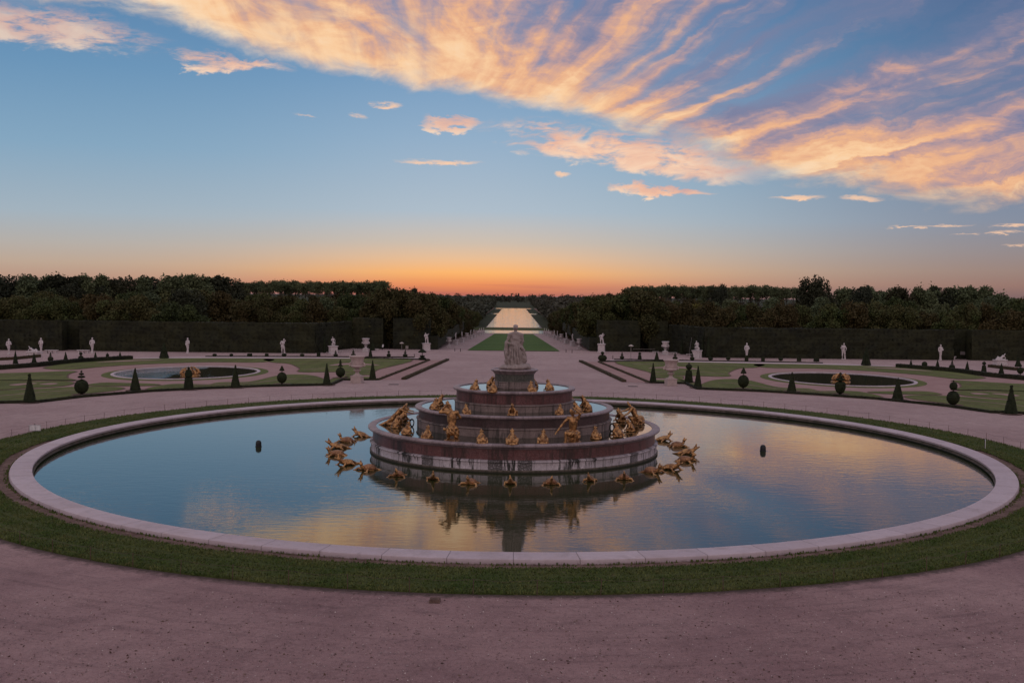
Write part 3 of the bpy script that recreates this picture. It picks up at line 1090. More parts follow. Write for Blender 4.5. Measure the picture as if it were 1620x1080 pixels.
# ------------------------------------------------------------------ the round pool
pool = empty('round_pool', (CX, CY, 0))
tag(pool, 'huge round pool with a wide pale rose stone coping', 'pool')
cop = lathe('coping', [(R_OUT, -.02), (R_OUT, .05), (R_OUT - .012, .058), (R_OUT - .012, .15), (R_OUT - .03, .19), (R_OUT - .07, .205), (R_IN + .34, .20), (R_IN + .30, .192), (R_IN + .05, .212),
                       (R_IN - .015, .20), (R_IN - .04, .165), (R_IN - .03, .11), (R_IN, .08), (R_IN, .05)], 288)
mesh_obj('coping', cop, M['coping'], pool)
wl = lathe('inner_wall', [(R_IN + .002, .052), (R_IN + .03, .045), (R_IN + .03, -.06), (R_IN - .09, -.075), (R_IN - .10, -.11), (R_IN + .02, -.13), (R_IN + .02, -.9)], 288)
mesh_obj('inner_wall', wl, M['pool_wall'], pool)
disk('pool_water', R_IN + .06, WATER, 'pool_water', (CX, CY), n=192)
disk('pool_floor', R_IN + .3, -.95, 'pool_wall', (CX, CY), n=96)

# ------------------------------------------------------------------ tiered fountain
fo = empty('tiered_fountain', (CX, CY, 0))
tag(fo, 'round stepped marble fountain of four stacked basins in the pool', 'fountain')
FW = [1.41, 2.65, 3.89]
S = 160
mesh_obj('lip', lathe('lip', [(9.02, 1.30), (9.06, 1.44), (9.12, 1.47), (9.42, 1.47), (9.52, 1.455), (9.58, 1.40), (9.58, 1.33), (9.53, 1.285), (9.44, 1.27), (9.38, 1.20), (9.34, 1.16), (9.30, 1.155)], S), M['rim_marble'], fo)
mesh_obj('wall_panel', lathe('wall_panel', [(9.30, 1.16), (9.27, 1.155), (9.27, .52)], S), M['red_marble'], fo)
mesh_obj('plinth', lathe('plinth', [(9.26, .54), (9.33, .52), (9.44, .50), (9.46, .46), (9.46, .42), (9.40, .385), (9.385, .37), (9.385, -.03), (9.40, -.05)], S), M['stained_plinth'], fo)
mesh_obj('foot', lathe('foot', [(9.39, -.03), (9.43, -.05), (9.46, -.08), (9.46, -.90)], S), M['pool_wall'], fo)
mesh_obj('lip', lathe('lip', [(6.08, 2.52), (6.11, 2.68), (6.16, 2.71), (6.42, 2.71), (6.50, 2.695), (6.54, 2.65), (6.54, 2.58), (6.50, 2.535), (6.42, 2.52), (6.36, 2.47), (6.31, 2.45)], S), M['rim_marble'], fo)
mesh_obj('wall_panel', lathe('wall_panel', [(6.32, 2.46), (6.29, 2.455), (6.29, 1.97)], S), M['dark_marble'], fo)
mesh_obj('plinth', lathe('plinth', [(6.28, 1.985), (6.34, 1.975), (6.44, 1.95), (6.46, 1.90), (6.42, 1.86), (6.40, 1.84), (6.40, 1.30)], S), M['plinth_marble'], fo)
mesh_obj('lip', lathe('lip', [(3.60, 3.78), (3.62, 3.92), (3.67, 3.95), (3.90, 3.95), (3.99, 3.935), (4.03, 3.90), (4.03, 3.84), (3.99, 3.79), (3.92, 3.78), (3.87, 3.74), (3.84, 3.725)], S), M['rim_marble'], fo)
mesh_obj('wall_panel', lathe('wall_panel', [(3.85, 3.735), (3.82, 3.73), (3.82, 3.12)], S), M['red_marble'], fo)
mesh_obj('plinth', lathe('plinth', [(3.81, 3.135), (3.88, 3.125), (3.97, 3.10), (3.99, 3.06), (3.96, 3.02), (3.93, 3.0), (3.93, 2.55)], S), M['plinth_marble'], fo)
mesh_obj('lip', lathe('lip', [(0, 5.09), (1.32, 5.09), (1.36, 5.13), (1.50, 5.125), (1.56, 5.10), (1.575, 5.06), (1.55, 5.01), (1.46, 4.97), (1.40, 4.90), (1.36, 4.83), (1.33, 4.815)], 96), M['rim_marble'], fo)
mesh_obj('wall_panel', lathe('wall_panel', [(1.335, 4.825), (1.32, 4.82), (1.30, 4.70), (1.30, 4.33)], 96), M['green_marble'], fo)
mesh_obj('plinth', lathe('plinth', [(1.29, 4.345), (1.36, 4.33), (1.39, 4.29), (1.36, 4.24), (1.375, 4.20), (1.375, 4.03), (1.46, 4.0), (1.47, 3.96), (1.43, 3.93), (1.43, 3.80)], 96), M['plinth_marble'], fo)
for r, z in zip((9.10, 6.14, 3.66), FW):
    flat('basin_water', [(r * math.cos(2 * PI * i / 96), r * math.sin(2 * PI * i / 96)) for i in range(96)], z, 'still_water', None, parent=fo)

# ------------------------------------------------------------------ sculpture
def rotm(ax, deg):
    return Matrix.Rotation(math.radians(deg), 4, ax)


def frog_mesh(seed):
    """squatting frog on a lump of rock, head thrown up, mouth open; faces +y"""
    rnd = random.Random(seed)
    bm = bmesh.new()
    ball(bm, (0, -.02, .10), (.34, .32, .13))                                  # rock
    ball(bm, (0, -.06, .33), (.19, .27, .20), rotm('X', 42))                    # trunk
    ball(bm, (0, .08, .52), (.15, .17, .17), rotm('X', 55))                     # chest
    ball(bm, (0, .16, .66), (.13, .13, .09), rotm('X', 50))                     # skull
    limb(bm, [(0, .17, .67), (0, .20, .82)], [.10, .045])                      # upper jaw
    limb(bm, [(0, .22, .62), (0, .34, .74)], [.09, .04])                       # lower jaw
    for s in (-1, 1):
        ball(bm, (s * .085, .10, .745), .045)                                   # eyes
        limb(bm, [(s * .13, .10, .50), (s * .25, .14, .34), (s * .21, .26, .14), (s * .25, .36, .11)], [.075, .06, .045, .05])   # fore leg
        limb(bm, [(s * .13, -.20, .24), (s * .31, -.02, .33), (s * .27, -.24, .13), (s * .36, -.02, .09)], [.10, .09, .065, .06])  # hind leg
    a = rnd.uniform(-6, 6)
    return fuse('frog', bm, .020, 1, lambda c: .010 * mnoise.noise(c * 9 + Vector((seed, 0, 0))))


def turtle_meshes(seed):
    """swimming turtle, head reared and mouth agape; faces +y"""
    rnd = random.Random(seed)
    sh = bmesh.new()
    ball(sh, (0, -.05, .15), (.40, .52, .22), rotm('X', 9), seg=20)
    ball(sh, (0, -.10, .24), (.30, .38, .17), rotm('X', 9), seg=20)
    me1 = fuse('shell', sh, .035, 3, lambda c: .012 * mnoise.noise(c * 7 + Vector((seed, 3, 0))))
    bm = bmesh.new()
    ball(bm, (0, -.05, .06), (.38, .50, .10), rotm('X', 6))
    limb(bm, [(0, .36, .16), (0, .52, .30), (0, .56, .44)], [.13, .10, .095])
    ball(bm, (0, .57, .48), (.115, .12, .10))
    tw = rnd.uniform(-.05, .05)
    limb(bm, [(0, .57, .52), (tw, .58, .68)], [.095, .035])
    limb(bm, [(0, .60, .46), (tw, .76, .58)], [.085, .035])
    for s in (-1, 1):
        limb(bm, [(s * .28, .26, .10), (s * .50, .42, .13), (s * .60, .60, .03)], [.10, .085, .05])
        ball(bm, (s * .60, .62, .04), (.10, .14, .035))
        limb(bm, [(s * .26, -.40, .08), (s * .42, -.56, .03)], [.09, .06])
        ball(bm, (s * .46, -.60, .02), (.10, .12, .03))
    limb(bm, [(0, -.52, .08), (0, -.72, .02)], [.07, .03])
    me2 = fuse('body', bm, .022, 1, lambda c: .010 * mnoise.noise(c * 9 + Vector((seed, 0, 0))))
    return me1, me2


def lizard_mesh(seed):
    """long low lizard with a ridged back, snout reared, jaws open; faces +y"""
    rnd = random.Random(seed)
    bm = bmesh.new()
    w = rnd.choice((-1, 1)) * .12
    limb(bm, [(w, -.95, .03), (-w, -.62, .07), (0, -.25, .16), (0, .10, .21), (0, .32, .25), (0, .50, .38)], [.03, .09, .19, .21, .16, .115])
    ball(bm, (0, -.06, .15), (.25, .38, .15))
    ball(bm, (0, .53, .44), (.11, .13, .10))
    limb(bm, [(0, .55, .47), (.01, .60, .72)], [.095, .035])
    limb(bm, [(0, .58, .42), (-.01, .82, .54)], [.085, .035])
    for s in (-1, 1):
        ball(bm, (s * .07, .47, .53), .04)
        limb(bm, [(s * .16, .20, .17), (s * .36, .28, .16), (s * .40, .44, .03)], [.085, .07, .05])
        ball(bm, (s * .42, .50, .03), (.07, .10, .035))
        limb(bm, [(s * .16, -.26, .13), (s * .35, -.24, .12), (s * .38, -.40, .02)], [.085, .07, .05])
    for k in range(7):
        y = -.35 + k * .11
        ball(bm, (0, y, .28 + .09 * (y + .2) if y > -.1 else .24), (.03, .05, .07), seg=8)
    return fuse('lizard', bm, .021, 1, lambda c: .009 * mnoise.noise(c * 10 + Vector((seed, 0, 0))))


def human(bm, J, k=1.0):
    """one body as a chain of tapered limbs; J holds joint positions"""
    V = {n: Vector(p) * k for n, p in J.items()}
    r = lambda *a: [x * k for x in a]
    pel, chest, neck, head = V['pelvis'], V['chest'], V['neck'], V['head']
    mid = (pel + chest) / 2
    limb(bm, [pel, mid, chest], r(.155, .14, .165), 14)
    # breadth of shoulders and hips
    side = (V['sh_r'] - V['sh_l']).normalized()
    limb(bm, [V['sh_l'], chest + (neck - chest) * .35, V['sh_r']], r(.085, .13, .085), 12)
    limb(bm, [V['hip_l'], pel, V['hip_r']], r(.12, .15, .12), 12)
    for s_ in (-.06, .06):
        limb(bm, [chest + side * s_ * k, mid + side * s_ * k], r(.13, .12), 12)
    limb(bm, [chest + (neck - chest) * .6, neck, head], r(.075, .06, .06), 10)
    d = (head - neck).normalized()
    fwd = V.get('face', V['head'] + Vector((0, .1, 0)) * k) - head
    fwd = (fwd - d * fwd.dot(d)).normalized()
    q = Matrix((side, fwd, d)).transposed().to_4x4() if True else None
    ball(bm, head + d * .05 * k, (.085 * k, .10 * k, .125 * k), q)
    ball(bm, head + fwd * .095 * k + d * .02 * k, .022 * k, seg=8)              # nose
    ball(bm, head + fwd * .07 * k - d * .045 * k, (.05 * k, .045 * k, .045 * k), q, seg=8)   # jaw
    for a in (-1, 1):
        ball(bm, head + side * .085 * a * k + d * .02 * k, (.014 * k, .025 * k, .035 * k), q, seg=8)   # ears
    for a in 'lr':
        limb(bm, [V['sh_' + a], V['el_' + a], V['wr_' + a]], r(.068, .05, .036), 10)
        w = V['wr_' + a]
        f = (w - V['el_' + a]).normalized()
        ball(bm, w + f * .06 * k, (.036 * k, .05 * k, .036 * k), seg=8)
        sd = f.cross(Vector((0, 0, 1)))
        sd = sd.normalized() if sd.length > .1 else Vector((1, 0, 0))
        for i in range(4):
            o = sd * (i - 1.5) * .02 * k
            limb(bm, [w + f * .08 * k + o, w + f * (.145 - .008 * abs(i - 1.3)) * k + o * 1.2 - Vector((0, 0, .012 * k))], r(.011, .009), 6)
        limb(bm, [w + f * .03 * k + sd * .03 * k, w + f * .08 * k + sd * .06 * k], r(.012, .01), 6)
        limb(bm, [V['hip_' + a], V['kn_' + a], V['an_' + a]], r(.105, .07, .045), 12)
        an = V['an_' + a]
        toe = V.get('to_' + a, an + Vector((0, .16, -.03)) * k)
        limb(bm, [an, toe], r(.045, .032), 8)


gilt_cat = 'gilded sculpture'


def place(o, px, py, z, face, scale=1.0, dz=0.0):
    x, y = G(px, py, z)
    o.location = (x, y, z + dz)
    if face == 'in':
        a = math.atan2(CY - y, CX - x)
    elif face == 'out':
        a = math.atan2(y - CY, x - CX)
    else:
        a = face
    o.rotation_euler = (0, 0, a - PI / 2)
    o.scale = (scale,) * 3
    return o


frogs = [frog_mesh(i) for i in range(3)]
FROGS = []
def frog(px, py, z, label, s, group, i, dr=0.0):
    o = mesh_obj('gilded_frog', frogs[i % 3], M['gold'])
    place(o, px, py, z, 'in', s, -.05)
    o.scale = (s * .86, s * .9, s * 1.0)
    o.rotation_euler.z += dr
    tag(o, label, 'gilded frog', group)


g3, g2, g1 = 'gilded frogs on the top ledge', 'gilded frogs on the middle ledge', 'gilded frogs on the lowest ledge'
w1, w2, w3 = FW
for i, (px, py, lab, dr) in enumerate([(751, 617.5, 'outermost gilded frog on the left of the top ledge', .1), (779.5, 620.5, 'gilded frog on the top ledge against the left of the statue pedestal, nearer one', 0),
                                       (775.5, 612, 'gilded frog half hidden behind its neighbour left of the statue pedestal', 0), (841, 620.5, 'gilded frog on the top ledge against the right of the statue pedestal, nearer one', 0),
                                       (845, 612, 'gilded frog half hidden behind its neighbour right of the statue pedestal', 0), (869, 617.5, 'outermost gilded frog on the right of the top ledge', -.1)]):
    frog(px, py, w3, lab, .92, g3, i, dr)
for i, (px, py, lab, dr) in enumerate([(687, 647.5, 'leftmost gilded frog on the middle ledge, standing out in the bright water', .3), (695.5, 641, 'gilded frog at the far left of the middle ledge behind another frog', .2),
                                       (705.5, 653, 'gilded frog on the middle ledge above the shoulder of the kneeling man', .2), (738, 655.5, 'gilded frog in profile on the middle ledge left of centre', .9), (811, 657, 'gilded frog at the centre front of the middle ledge', 2.9),
                                       (885, 656, 'gilded frog in profile on the middle ledge right of centre', -.9), (904, 639.5, 'gilded frog peeping round the right side of the upper drum', 0), (914, 655, 'dark gilded frog on the middle ledge above the head of the seated man', .4),
                                       (925, 642.5, 'gilded frog at the far right of the middle ledge behind another frog', 0), (930.5, 650, 'rightmost gilded frog on the middle ledge, standing out in the bright water', .3)]):
    frog(px, py, w2, lab, .95 if i not in (3, 5) else .85, g2, i, dr)
for i, (px, py, lab, dr, s) in enumerate([(675, 693.5, 'gilded frog on the lowest ledge just left of the kneeling man', .2, 1.0), (762.5, 702, 'gilded frog on the lowest ledge right of the kneeling man', .5, 1.05), (810, 703.5, 'gilded frog at the centre front of the lowest ledge with ridged back', 0, 1.15),
                                          (859, 702, 'gilded frog on the lowest ledge left of the seated man', -.4, 1.05), (943, 694.5, 'gilded frog on the lowest ledge just right of the seated man', -.3, 1.0), (638, 665.5, 'gilded frog beneath the arm of the leaning man at the left', .4, 1.25),
                                          (626, 676.5, 'small gilded frog at the feet of the leaning man at the left', .3, 1.0), (643.5, 687, 'pale gilded frog nearest the middle drum on the left of the lowest ledge', .2, 1.0), (981.5, 667, 'gilded frog left of the crouching figure at the right', .3, 1.2),
                                          (977.5, 691, 'gilded frog nearest the middle drum on the right of the lowest ledge', -.2, 1.1), (997, 682, 'gilded frog on the lowest ledge in front of the crouching figure', .5, 1.0), (1010, 671, 'gilded frog behind the crouching figure at the far right', .5, .9)]):
    frog(px, py, w1, lab, s, g1, i, dr)

# men turning into frogs: large gilded figures standing in the lowest ledge
def man(name, J, base, px, py, label, k, rz, drape=None, disp=True):
    bm = bmesh.new()
    human(bm, J, k)
    if base:
        base(bm, k)
    me = fuse(name, bm, .024, 1, lambda c: .008 * mnoise.noise(c * 6))
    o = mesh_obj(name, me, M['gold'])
    x, y = G(px, py, w1)
    o.location = (x, y, w1 - .06)
    o.rotation_euler = (0, 0, rz)
    tag(o, label, 'gilded man', 'large gilded men on the lowest ledge')
    if drape:
        b2 = bmesh.new()
        drape(b2, k)
        mesh_obj('loincloth', fuse('loincloth', b2, .03, 2, lambda c: .022 * math.sin(c.x * 30 + c.z * 22 + 3 * mnoise.noise(c * 4))), M['gold'], o)
    return o


def rock(c, r, seed=0):
    def f(bm, k):
        for cc, rr in zip(c, r):
            ball(bm, Vector(cc) * k, tuple(q * k for q in rr))
    return f


# kneeling man, seen from behind, arms thrown round his head (faces +y = away from the viewer)
man('gilded_man', dict(pelvis=(0, 0, .52), chest=(-.02, .02, .98), neck=(-.06, .04, 1.22), head=(-.13, .06, 1.34), face=(-.3, .2, 1.38), sh_l=(-.24, .03, 1.12), sh_r=(.18, .03, 1.12),
                       el_l=(-.50, .04, 1.10), wr_l=(-.24, .10, 1.40), el_r=(.30, .12, .90), wr_r=(.12, .26, .84), hip_l=(-.13, 0, .48), hip_r=(.13, 0, .48), kn_l=(-.17, .12, .05), kn_r=(.17, .12, .05),
                       an_l=(-.15, -.28, .05), an_r=(.15, -.28, .05), to_l=(-.15, -.40, .03), to_r=(.15, -.40, .03)), rock([(0, 0, .0)], [(.36, .36, .10)]), 715, 696,
    'tall gilded man kneeling with his back turned and arms raised round his head', 1.52, -.15,
    lambda bm, k: [ball(bm, Vector(c) * k, tuple(q * k for q in r)) for c, r in (((0, -.01, .50), (.24, .20, .13)), ((-.02, -.03, .38), (.23, .19, .16)), ((.17, .02, .30), (.12, .14, .22)), ((-.24, .02, .46), (.16, .07, .06)))])
# seated man, turned to the viewer, one arm reaching down
man('gilded_man', dict(pelvis=(0, 0, .42), chest=(-.03, .06, .88), neck=(-.01, .07, 1.12), head=(.02, .12, 1.25), face=(.10, .4, 1.22), sh_l=(.18, .05, 1.02), sh_r=(-.22, .05, 1.02), el_l=(.42, .16, .74), wr_l=(.60, .36, .46),
                       el_r=(-.34, .16, 1.22), wr_r=(-.10, .16, 1.42), hip_l=(.12, .02, .40), hip_r=(-.12, .02, .40), kn_l=(.20, .46, .44), kn_r=(-.20, .44, .40), an_l=(.22, .46, .04), an_r=(-.16, .40, .02)),
    rock([(0, -.05, .16), (0, .1, .02)], [(.30, .28, .22), (.40, .45, .10)]), 906, 698, 'tall gilded man seated facing the viewer with one hand reaching down', 1.42, PI - .25,
    lambda bm, k: [ball(bm, Vector(c) * k, tuple(q * k for q in r)) for c, r in (((0, .10, .44), (.27, .24, .14)), ((.05, .34, .40), (.22, .18, .12)), ((-.2, .05, .3), (.14, .2, .24)))])
# leaning man, body slanting up to the right, arm stretched to the basin lip
man('gilded_man', dict(pelvis=(-.10, 0, .42), chest=(.28, 0, .80), neck=(.46, .01, .98), head=(.56, .02, 1.10), face=(.8, -.2, 1.10), sh_l=(.34, .20, .92), sh_r=(.34, -.18, .90), el_l=(.62, .2, .86), wr_l=(.92, .16, .80),
                       el_r=(.66, -.2, .78), wr_r=(.94, -.14, .74), hip_l=(-.12, .12, .40), hip_r=(-.12, -.12, .40), kn_l=(-.44, .16, .20), kn_r=(-.44, -.16, .18), an_l=(-.80, .14, .04), an_r=(-.78, -.18, .02),
                       to_l=(-.96, .14, .02), to_r=(-.94, -.2, .0)), rock([(-.1, 0, .12), (.2, 0, .2)], [(.5, .3, .16), (.24, .24, .28)]), 624.5, 672, 'gilded man leaning steeply with an arm stretched to the basin lip at the left', 1.22, -.05)
# crouching figure on the right with arms flung to the left
man('gilded_man', dict(pelvis=(.18, 0, .34), chest=(.02, .02, .74), neck=(-.12, .03, .94), head=(-.20, .04, 1.06), face=(-.4, -.1, 1.12), sh_l=(-.04, .2, .88), sh_r=(-.06, -.18, .88), el_l=(-.36, .18, .70), wr_l=(-.66, .1, .66),
                       el_r=(-.30, -.26, .60), wr_r=(-.56, -.26, .46), hip_l=(.2, .12, .32), hip_r=(.2, -.12, .32), kn_l=(-.16, .22, .38), kn_r=(-.14, -.24, .36), an_l=(.06, .22, .04), an_r=(.10, -.26, .02),
                       to_l=(-.08, .22, .02), to_r=(-.04, -.26, .0)), rock([(.25, 0, .12), (.42, .1, .22)], [(.4, .3, .16), (.22, .2, .26)]), 1001, 670, 'gilded man crouching with both arms flung out to the left at the right end', 1.30, .05)

# ring of animals in the pool round the foot of the fountain, heads outward
tm = [turtle_meshes(i) for i in range(3)]
lm = [lizard_mesh(i) for i in range(3)]
ordn = ['first', 'second', 'third', 'fourth', 'fifth', 'sixth', 'seventh', 'eighth', 'ninth', 'tenth', 'eleventh', 'twelfth', 'thirteenth', 'fourteenth', 'fifteenth', 'sixteenth', 'seventeenth', 'eighteenth', 'nineteenth', 'twentieth', 'twenty-first', 'twenty-second', 'twenty-third', 'twenty-fourth']
ring = [('l', 571, 690), ('t', 549, 698.5), ('l', 534, 709), ('t', 533, 720), ('l', 549, 735), ('t', 583, 743), ('t', 630, 752.5), ('l', 684, 758), ('t', 745, 765), ('l', 807.5, 765), ('t', 871.5, 765),
        ('l', 934, 760.5), ('t', 987, 757.5), ('t', 1031, 747), ('l', 1062, 742.5), ('t', 1084, 729.5), ('l', 1087, 718), ('t', 1071, 706), ('l', 1049, 697)]
for i, (k, px, py) in enumerate(ring):
    lab = 'turtle' if k == 't' else 'lizard'
    label = 'gilded %s, %s from left along the arc of pool animals' % (lab, ordn[i])
    if k == 't':
        o = empty('gilded_turtle')
        a, b = tm[i % 3]
        mesh_obj('shell', a, M['shell'], o)
        mesh_obj('body', b, M['gold'], o)
    else:
        o = mesh_obj('gilded_lizard', lm[i % 3], M['gold'])
    ph = random.uniform(-.15, .15)
    place(o, px, py, WATER, 'out', .92 if k == 't' else .98, -.03)
    if 600 < px < 1010:
        o.scale = (.80, .80, .80)
    o.rotation_euler.z += ph + (.55 if 600 < px < 700 else -.55 if 920 < px < 1000 else 0)
    tag(o, label, 'gilded turtle' if k == 't' else 'gilded lizard', 'gilded animals swimming round the fountain')

# statue of a draped woman with two children on a rock, on the top pedestal, back to the viewer
def statue_top():
    root = empty('marble_statue', (CX + .04, CY, 5.09))
    tag(root, 'weathered stone statue of a draped woman with children, seen from behind, crowning the fountain', 'statue')
    bm = bmesh.new()
    for c, r in (((0, 0, .12), (.95, .80, .22)), ((-.55, .1, .16), (.42, .5, .22)), ((.6, .05, .18), (.45, .5, .24)), ((.1, -.4, .15), (.7, .35, .22)), ((.85, .1, .08), (.25, .35, .14)), ((-.9, .0, .08), (.18, .3, .12))):
        ball(bm, c, r, seg=10)
    rockme = fuse('rock_base', bm, .05, 1, lambda c: .05 * mnoise.noise(c * 4.2) + .025 * mnoise.noise(c * 11))
    mesh_obj('rock_base', rockme, M['statue_stone'], root)
    bm = bmesh.new()
    # skirt, hips, torso, shoulders, neck, head with knotted hair
    limb(bm, [(0, 0, .25), (-.02, 0, .8), (-.02, 0, 1.25), (0, 0, 1.62)], [.50, .44, .36, .29], 18)
    ball(bm, (-.28, -.05, .55), (.30, .32, .45))
    ball(bm, (.25, .1, .6), (.28, .34, .5))
    ball(bm, (0, .02, 1.45), (.37, .27, .30))
    ball(bm, (.01, 0, 1.9), (.34, .22, .36))
    ball(bm, (.0, .02, 2.12), (.37, .20, .20))
    limb(bm, [(-.37, .0, 2.18), (-.02, -.02, 2.27), (.37, .0, 2.18)], [.125, .15, .125])
    limb(bm, [(0, .0, 2.28), (0, .03, 2.45)], [.095, .085])
    ball(bm, (0, .05, 2.60), (.15, .17, .19))
    ball(bm, (0, -.08, 2.66), (.145, .13, .14))
    ball(bm, (0, .02, 2.75), (.15, .16, .09))
    ball(bm, (0, .195, 2.59), .028, seg=8)
    limb(bm, [(-.35, .0, 2.14), (-.50, -.02, 1.78), (-.36, .26, 1.66)], [.11, .09, .06])
    limb(bm, [(.35, .0, 2.14), (.44, .02, 1.76), (.36, .2, 1.40)], [.11, .09, .06])
    # mantle: a swag round the hips and a fall of cloth from the left arm
    limb(bm, [(-.50, -.06, 1.72), (-.30, -.20, 1.62), (.05, -.25, 1.48), (.36, -.12, 1.36)], [.08, .085, .085, .08])
    limb(bm, [(-.52, 0, 1.75), (-.56, -.02, 1.4), (-.50, -.03, .95), (-.52, -.05, .5)], [.10, .13, .14, .13])
    limb(bm, [(.38, .1, 1.4), (.46, .06, 1.1), (.52, .05, .7)], [.09, .12, .16])
    fold = lambda c: (.045 * math.sin(math.atan2(c.y, c.x + .02) * 15 + 2.2 * mnoise.noise(Vector((c.x, c.y, c.z * .6)) * 2.2)) * max(0, min(1, (1.75 - c.z) * 1.5)) + .024 * math.sin((c.z * 10 + c.x * 14) + 2 * mnoise.noise(c * 3)) * max(0, min(1, (2.2 - c.z) * 4)))
    mesh_obj('figure', fuse('figure', bm, .022, 1, fold), M['statue_stone'], root).scale = (1.10, 1.0, 1.04)

    def child(dx, dy, s, lean):
        b = bmesh.new()
        human(b, dict(pelvis=(0, 0, .75), chest=(lean, .02, 1.10), neck=(lean, .03, 1.32), head=(lean * 1.3, .05, 1.46), sh_l=(lean - .18, .02, 1.24), sh_r=(lean + .18, .02, 1.24), el_l=(lean - .30, .1, 1.45), wr_l=(lean - .34, .15, 1.70),
                      el_r=(lean + .30, .05, 1.05), wr_r=(lean + .2, .2, .9), hip_l=(-.1, 0, .72), hip_r=(.1, 0, .72), kn_l=(-.12, .1, .38), kn_r=(.14, .05, .38), an_l=(-.12, .0, .05), an_r=(.16, -.05, .05)), s)
        ball(b, Vector((.05, 0, .55)) * s, (.26 * s, .2 * s, .35 * s))
        o = mesh_obj('child', fuse('child', b, .03, 2, lambda c: .012 * math.sin(c.x * 24 + c.z * 10)), M['statue_stone'], root)
        o.location = (dx, dy, .24)
    child(.56, .05, .72, -.08)
    child(-.42, .38, .62, .10)


statue_top()

# black floats and hoses
def float_(px, py, label):
    bm = bmesh.new()
    me = lathe('pool_float', [(0, .42), (.07, .41), (.14, .37), (.18, .29), (.19, .2), (.19, .06), (.21, .05), (.21, -.10), (.17, -.12), (.0, -.12)], 20)
    x, y = G(px, py, WATER)
    o = mesh_obj('pool_float', me, M['rubber'], loc=(x, y, WATER))
    tag(o, label, 'float', 'black floats in the pool')


float_(409, 706, 'black domed float standing in the blue water on the left of the pool')
float_(1207, 713, 'black domed float standing in the orange lit water on the right of the pool')
for px, py, lab in ((968, 682, 'black hose coil leaning on the right of the middle basin drum'), (651.5, 675, 'black hose coil leaning on the left of the middle basin drum')):
    x, y = G(px, py, w1)
    bm = bmesh.new()
    for r, dz in ((.30, 0), (.25, .02)):
        pts = [(r * .72 * math.cos(a), .03 * math.sin(a * 2) + dz, .32 + r * math.sin(a)) for a in [2 * PI * i / 20 for i in range(21)]]
        limb(bm, pts, [.04] * 21, 6)
    o = mesh_obj('hose_coil', bm_mesh('hose_coil', bm, True), M['rubber'], loc=(x, y, w1 - .02))
    o.rotation_euler.z = .25 if px > 800 else -.4
    o.scale = (.72, .8, .85)
    tag(o, lab, 'hose', 'black hose coils')

# signs on the grass
def sign(px, py, rz, label, w=.80, h=.42):
    x, y = G(px, py)
    o = empty('notice_sign', (x, y, .02), rz)
    tag(o, label, 'sign', 'small white signs on the grass')
    bm = bmesh.new()
    add_box(bm, (0, 0, .12), (w, .03, h))
    mesh_obj('board', bm_mesh('board', bm, bevel=.006), M['sign_white'], o)
    bm = bmesh.new()
    add_box(bm, (0, .031, -.05), (.05, .03, h + .24))
    mesh_obj('post', bm_mesh('post', bm), M['iron'], o)
    bm = bmesh.new()
    for a, b in (((0, -.0165, .125), (w - .01, .004, .012)), ((0, -.0165, .12 + h - .016), (w - .01, .004, .012)), ((-w / 2 + .012, -.0165, .14), (.012, .004, h - .05)), ((w / 2 - .012, -.0165, .14), (.012, .004, h - .05)), ((.03, -.0165, .14), (.03, .004, h - .05))):
        add_box(bm, a, b)
    mesh_obj('frame', bm_mesh('frame', bm), M['sign_text'], o)


sign(55, 684.5, .15, 'white rectangular sign with dark frame on the grass at the left of the pool')
sign(1558.5, 711, 1.15, 'white sign seen almost edge on, on the grass at the right of the pool', .8, .5)

# rope fence along the outer edge of the verge
fe = empty('rope_fence', (CX, CY, 0))
tag(fe, 'low rope fence on thin dark posts round the outer edge of the grass ring', 'fence')
NP = 100
pm = lathe('post', [(0, .56), (.010, .558), (.013, .54), (.013, -.05)], 8)
for i in range(NP):
    a = 2 * PI * (i + .37) / NP
    o = mesh_obj('post', pm, M['wood'], fe, (34.0 * math.cos(a), 34.0 * math.sin(a), random.uniform(-.03, .03)))
    o.rotation_euler = (random.uniform(-.05, .05), random.uniform(-.05, .05), 0)
cu = bmesh.new()
pts = []
for i in range(NP * 4 + 1):
    a = 2 * PI * (i / 4 + .37) / NP
    sag = .07 * (1 - abs((i % 4) - 2) / 2)
    pts.append((34.025 * math.cos(a), 34.025 * math.sin(a), .53 - sag))
for a, b in zip(pts, pts[1:]):
    a, b = Vector(a), Vector(b)
    dd = b - a
    bmesh.ops.create_cone(cu, cap_ends=False, segments=5, radius1=.005, radius2=.005, depth=dd.length, matrix=Matrix.Translation((a + b) / 2) @ dd.to_track_quat('Z', 'Y').to_matrix().to_4x4())
mesh_obj('rope', bm_mesh('rope', cu), M['rope'], fe)

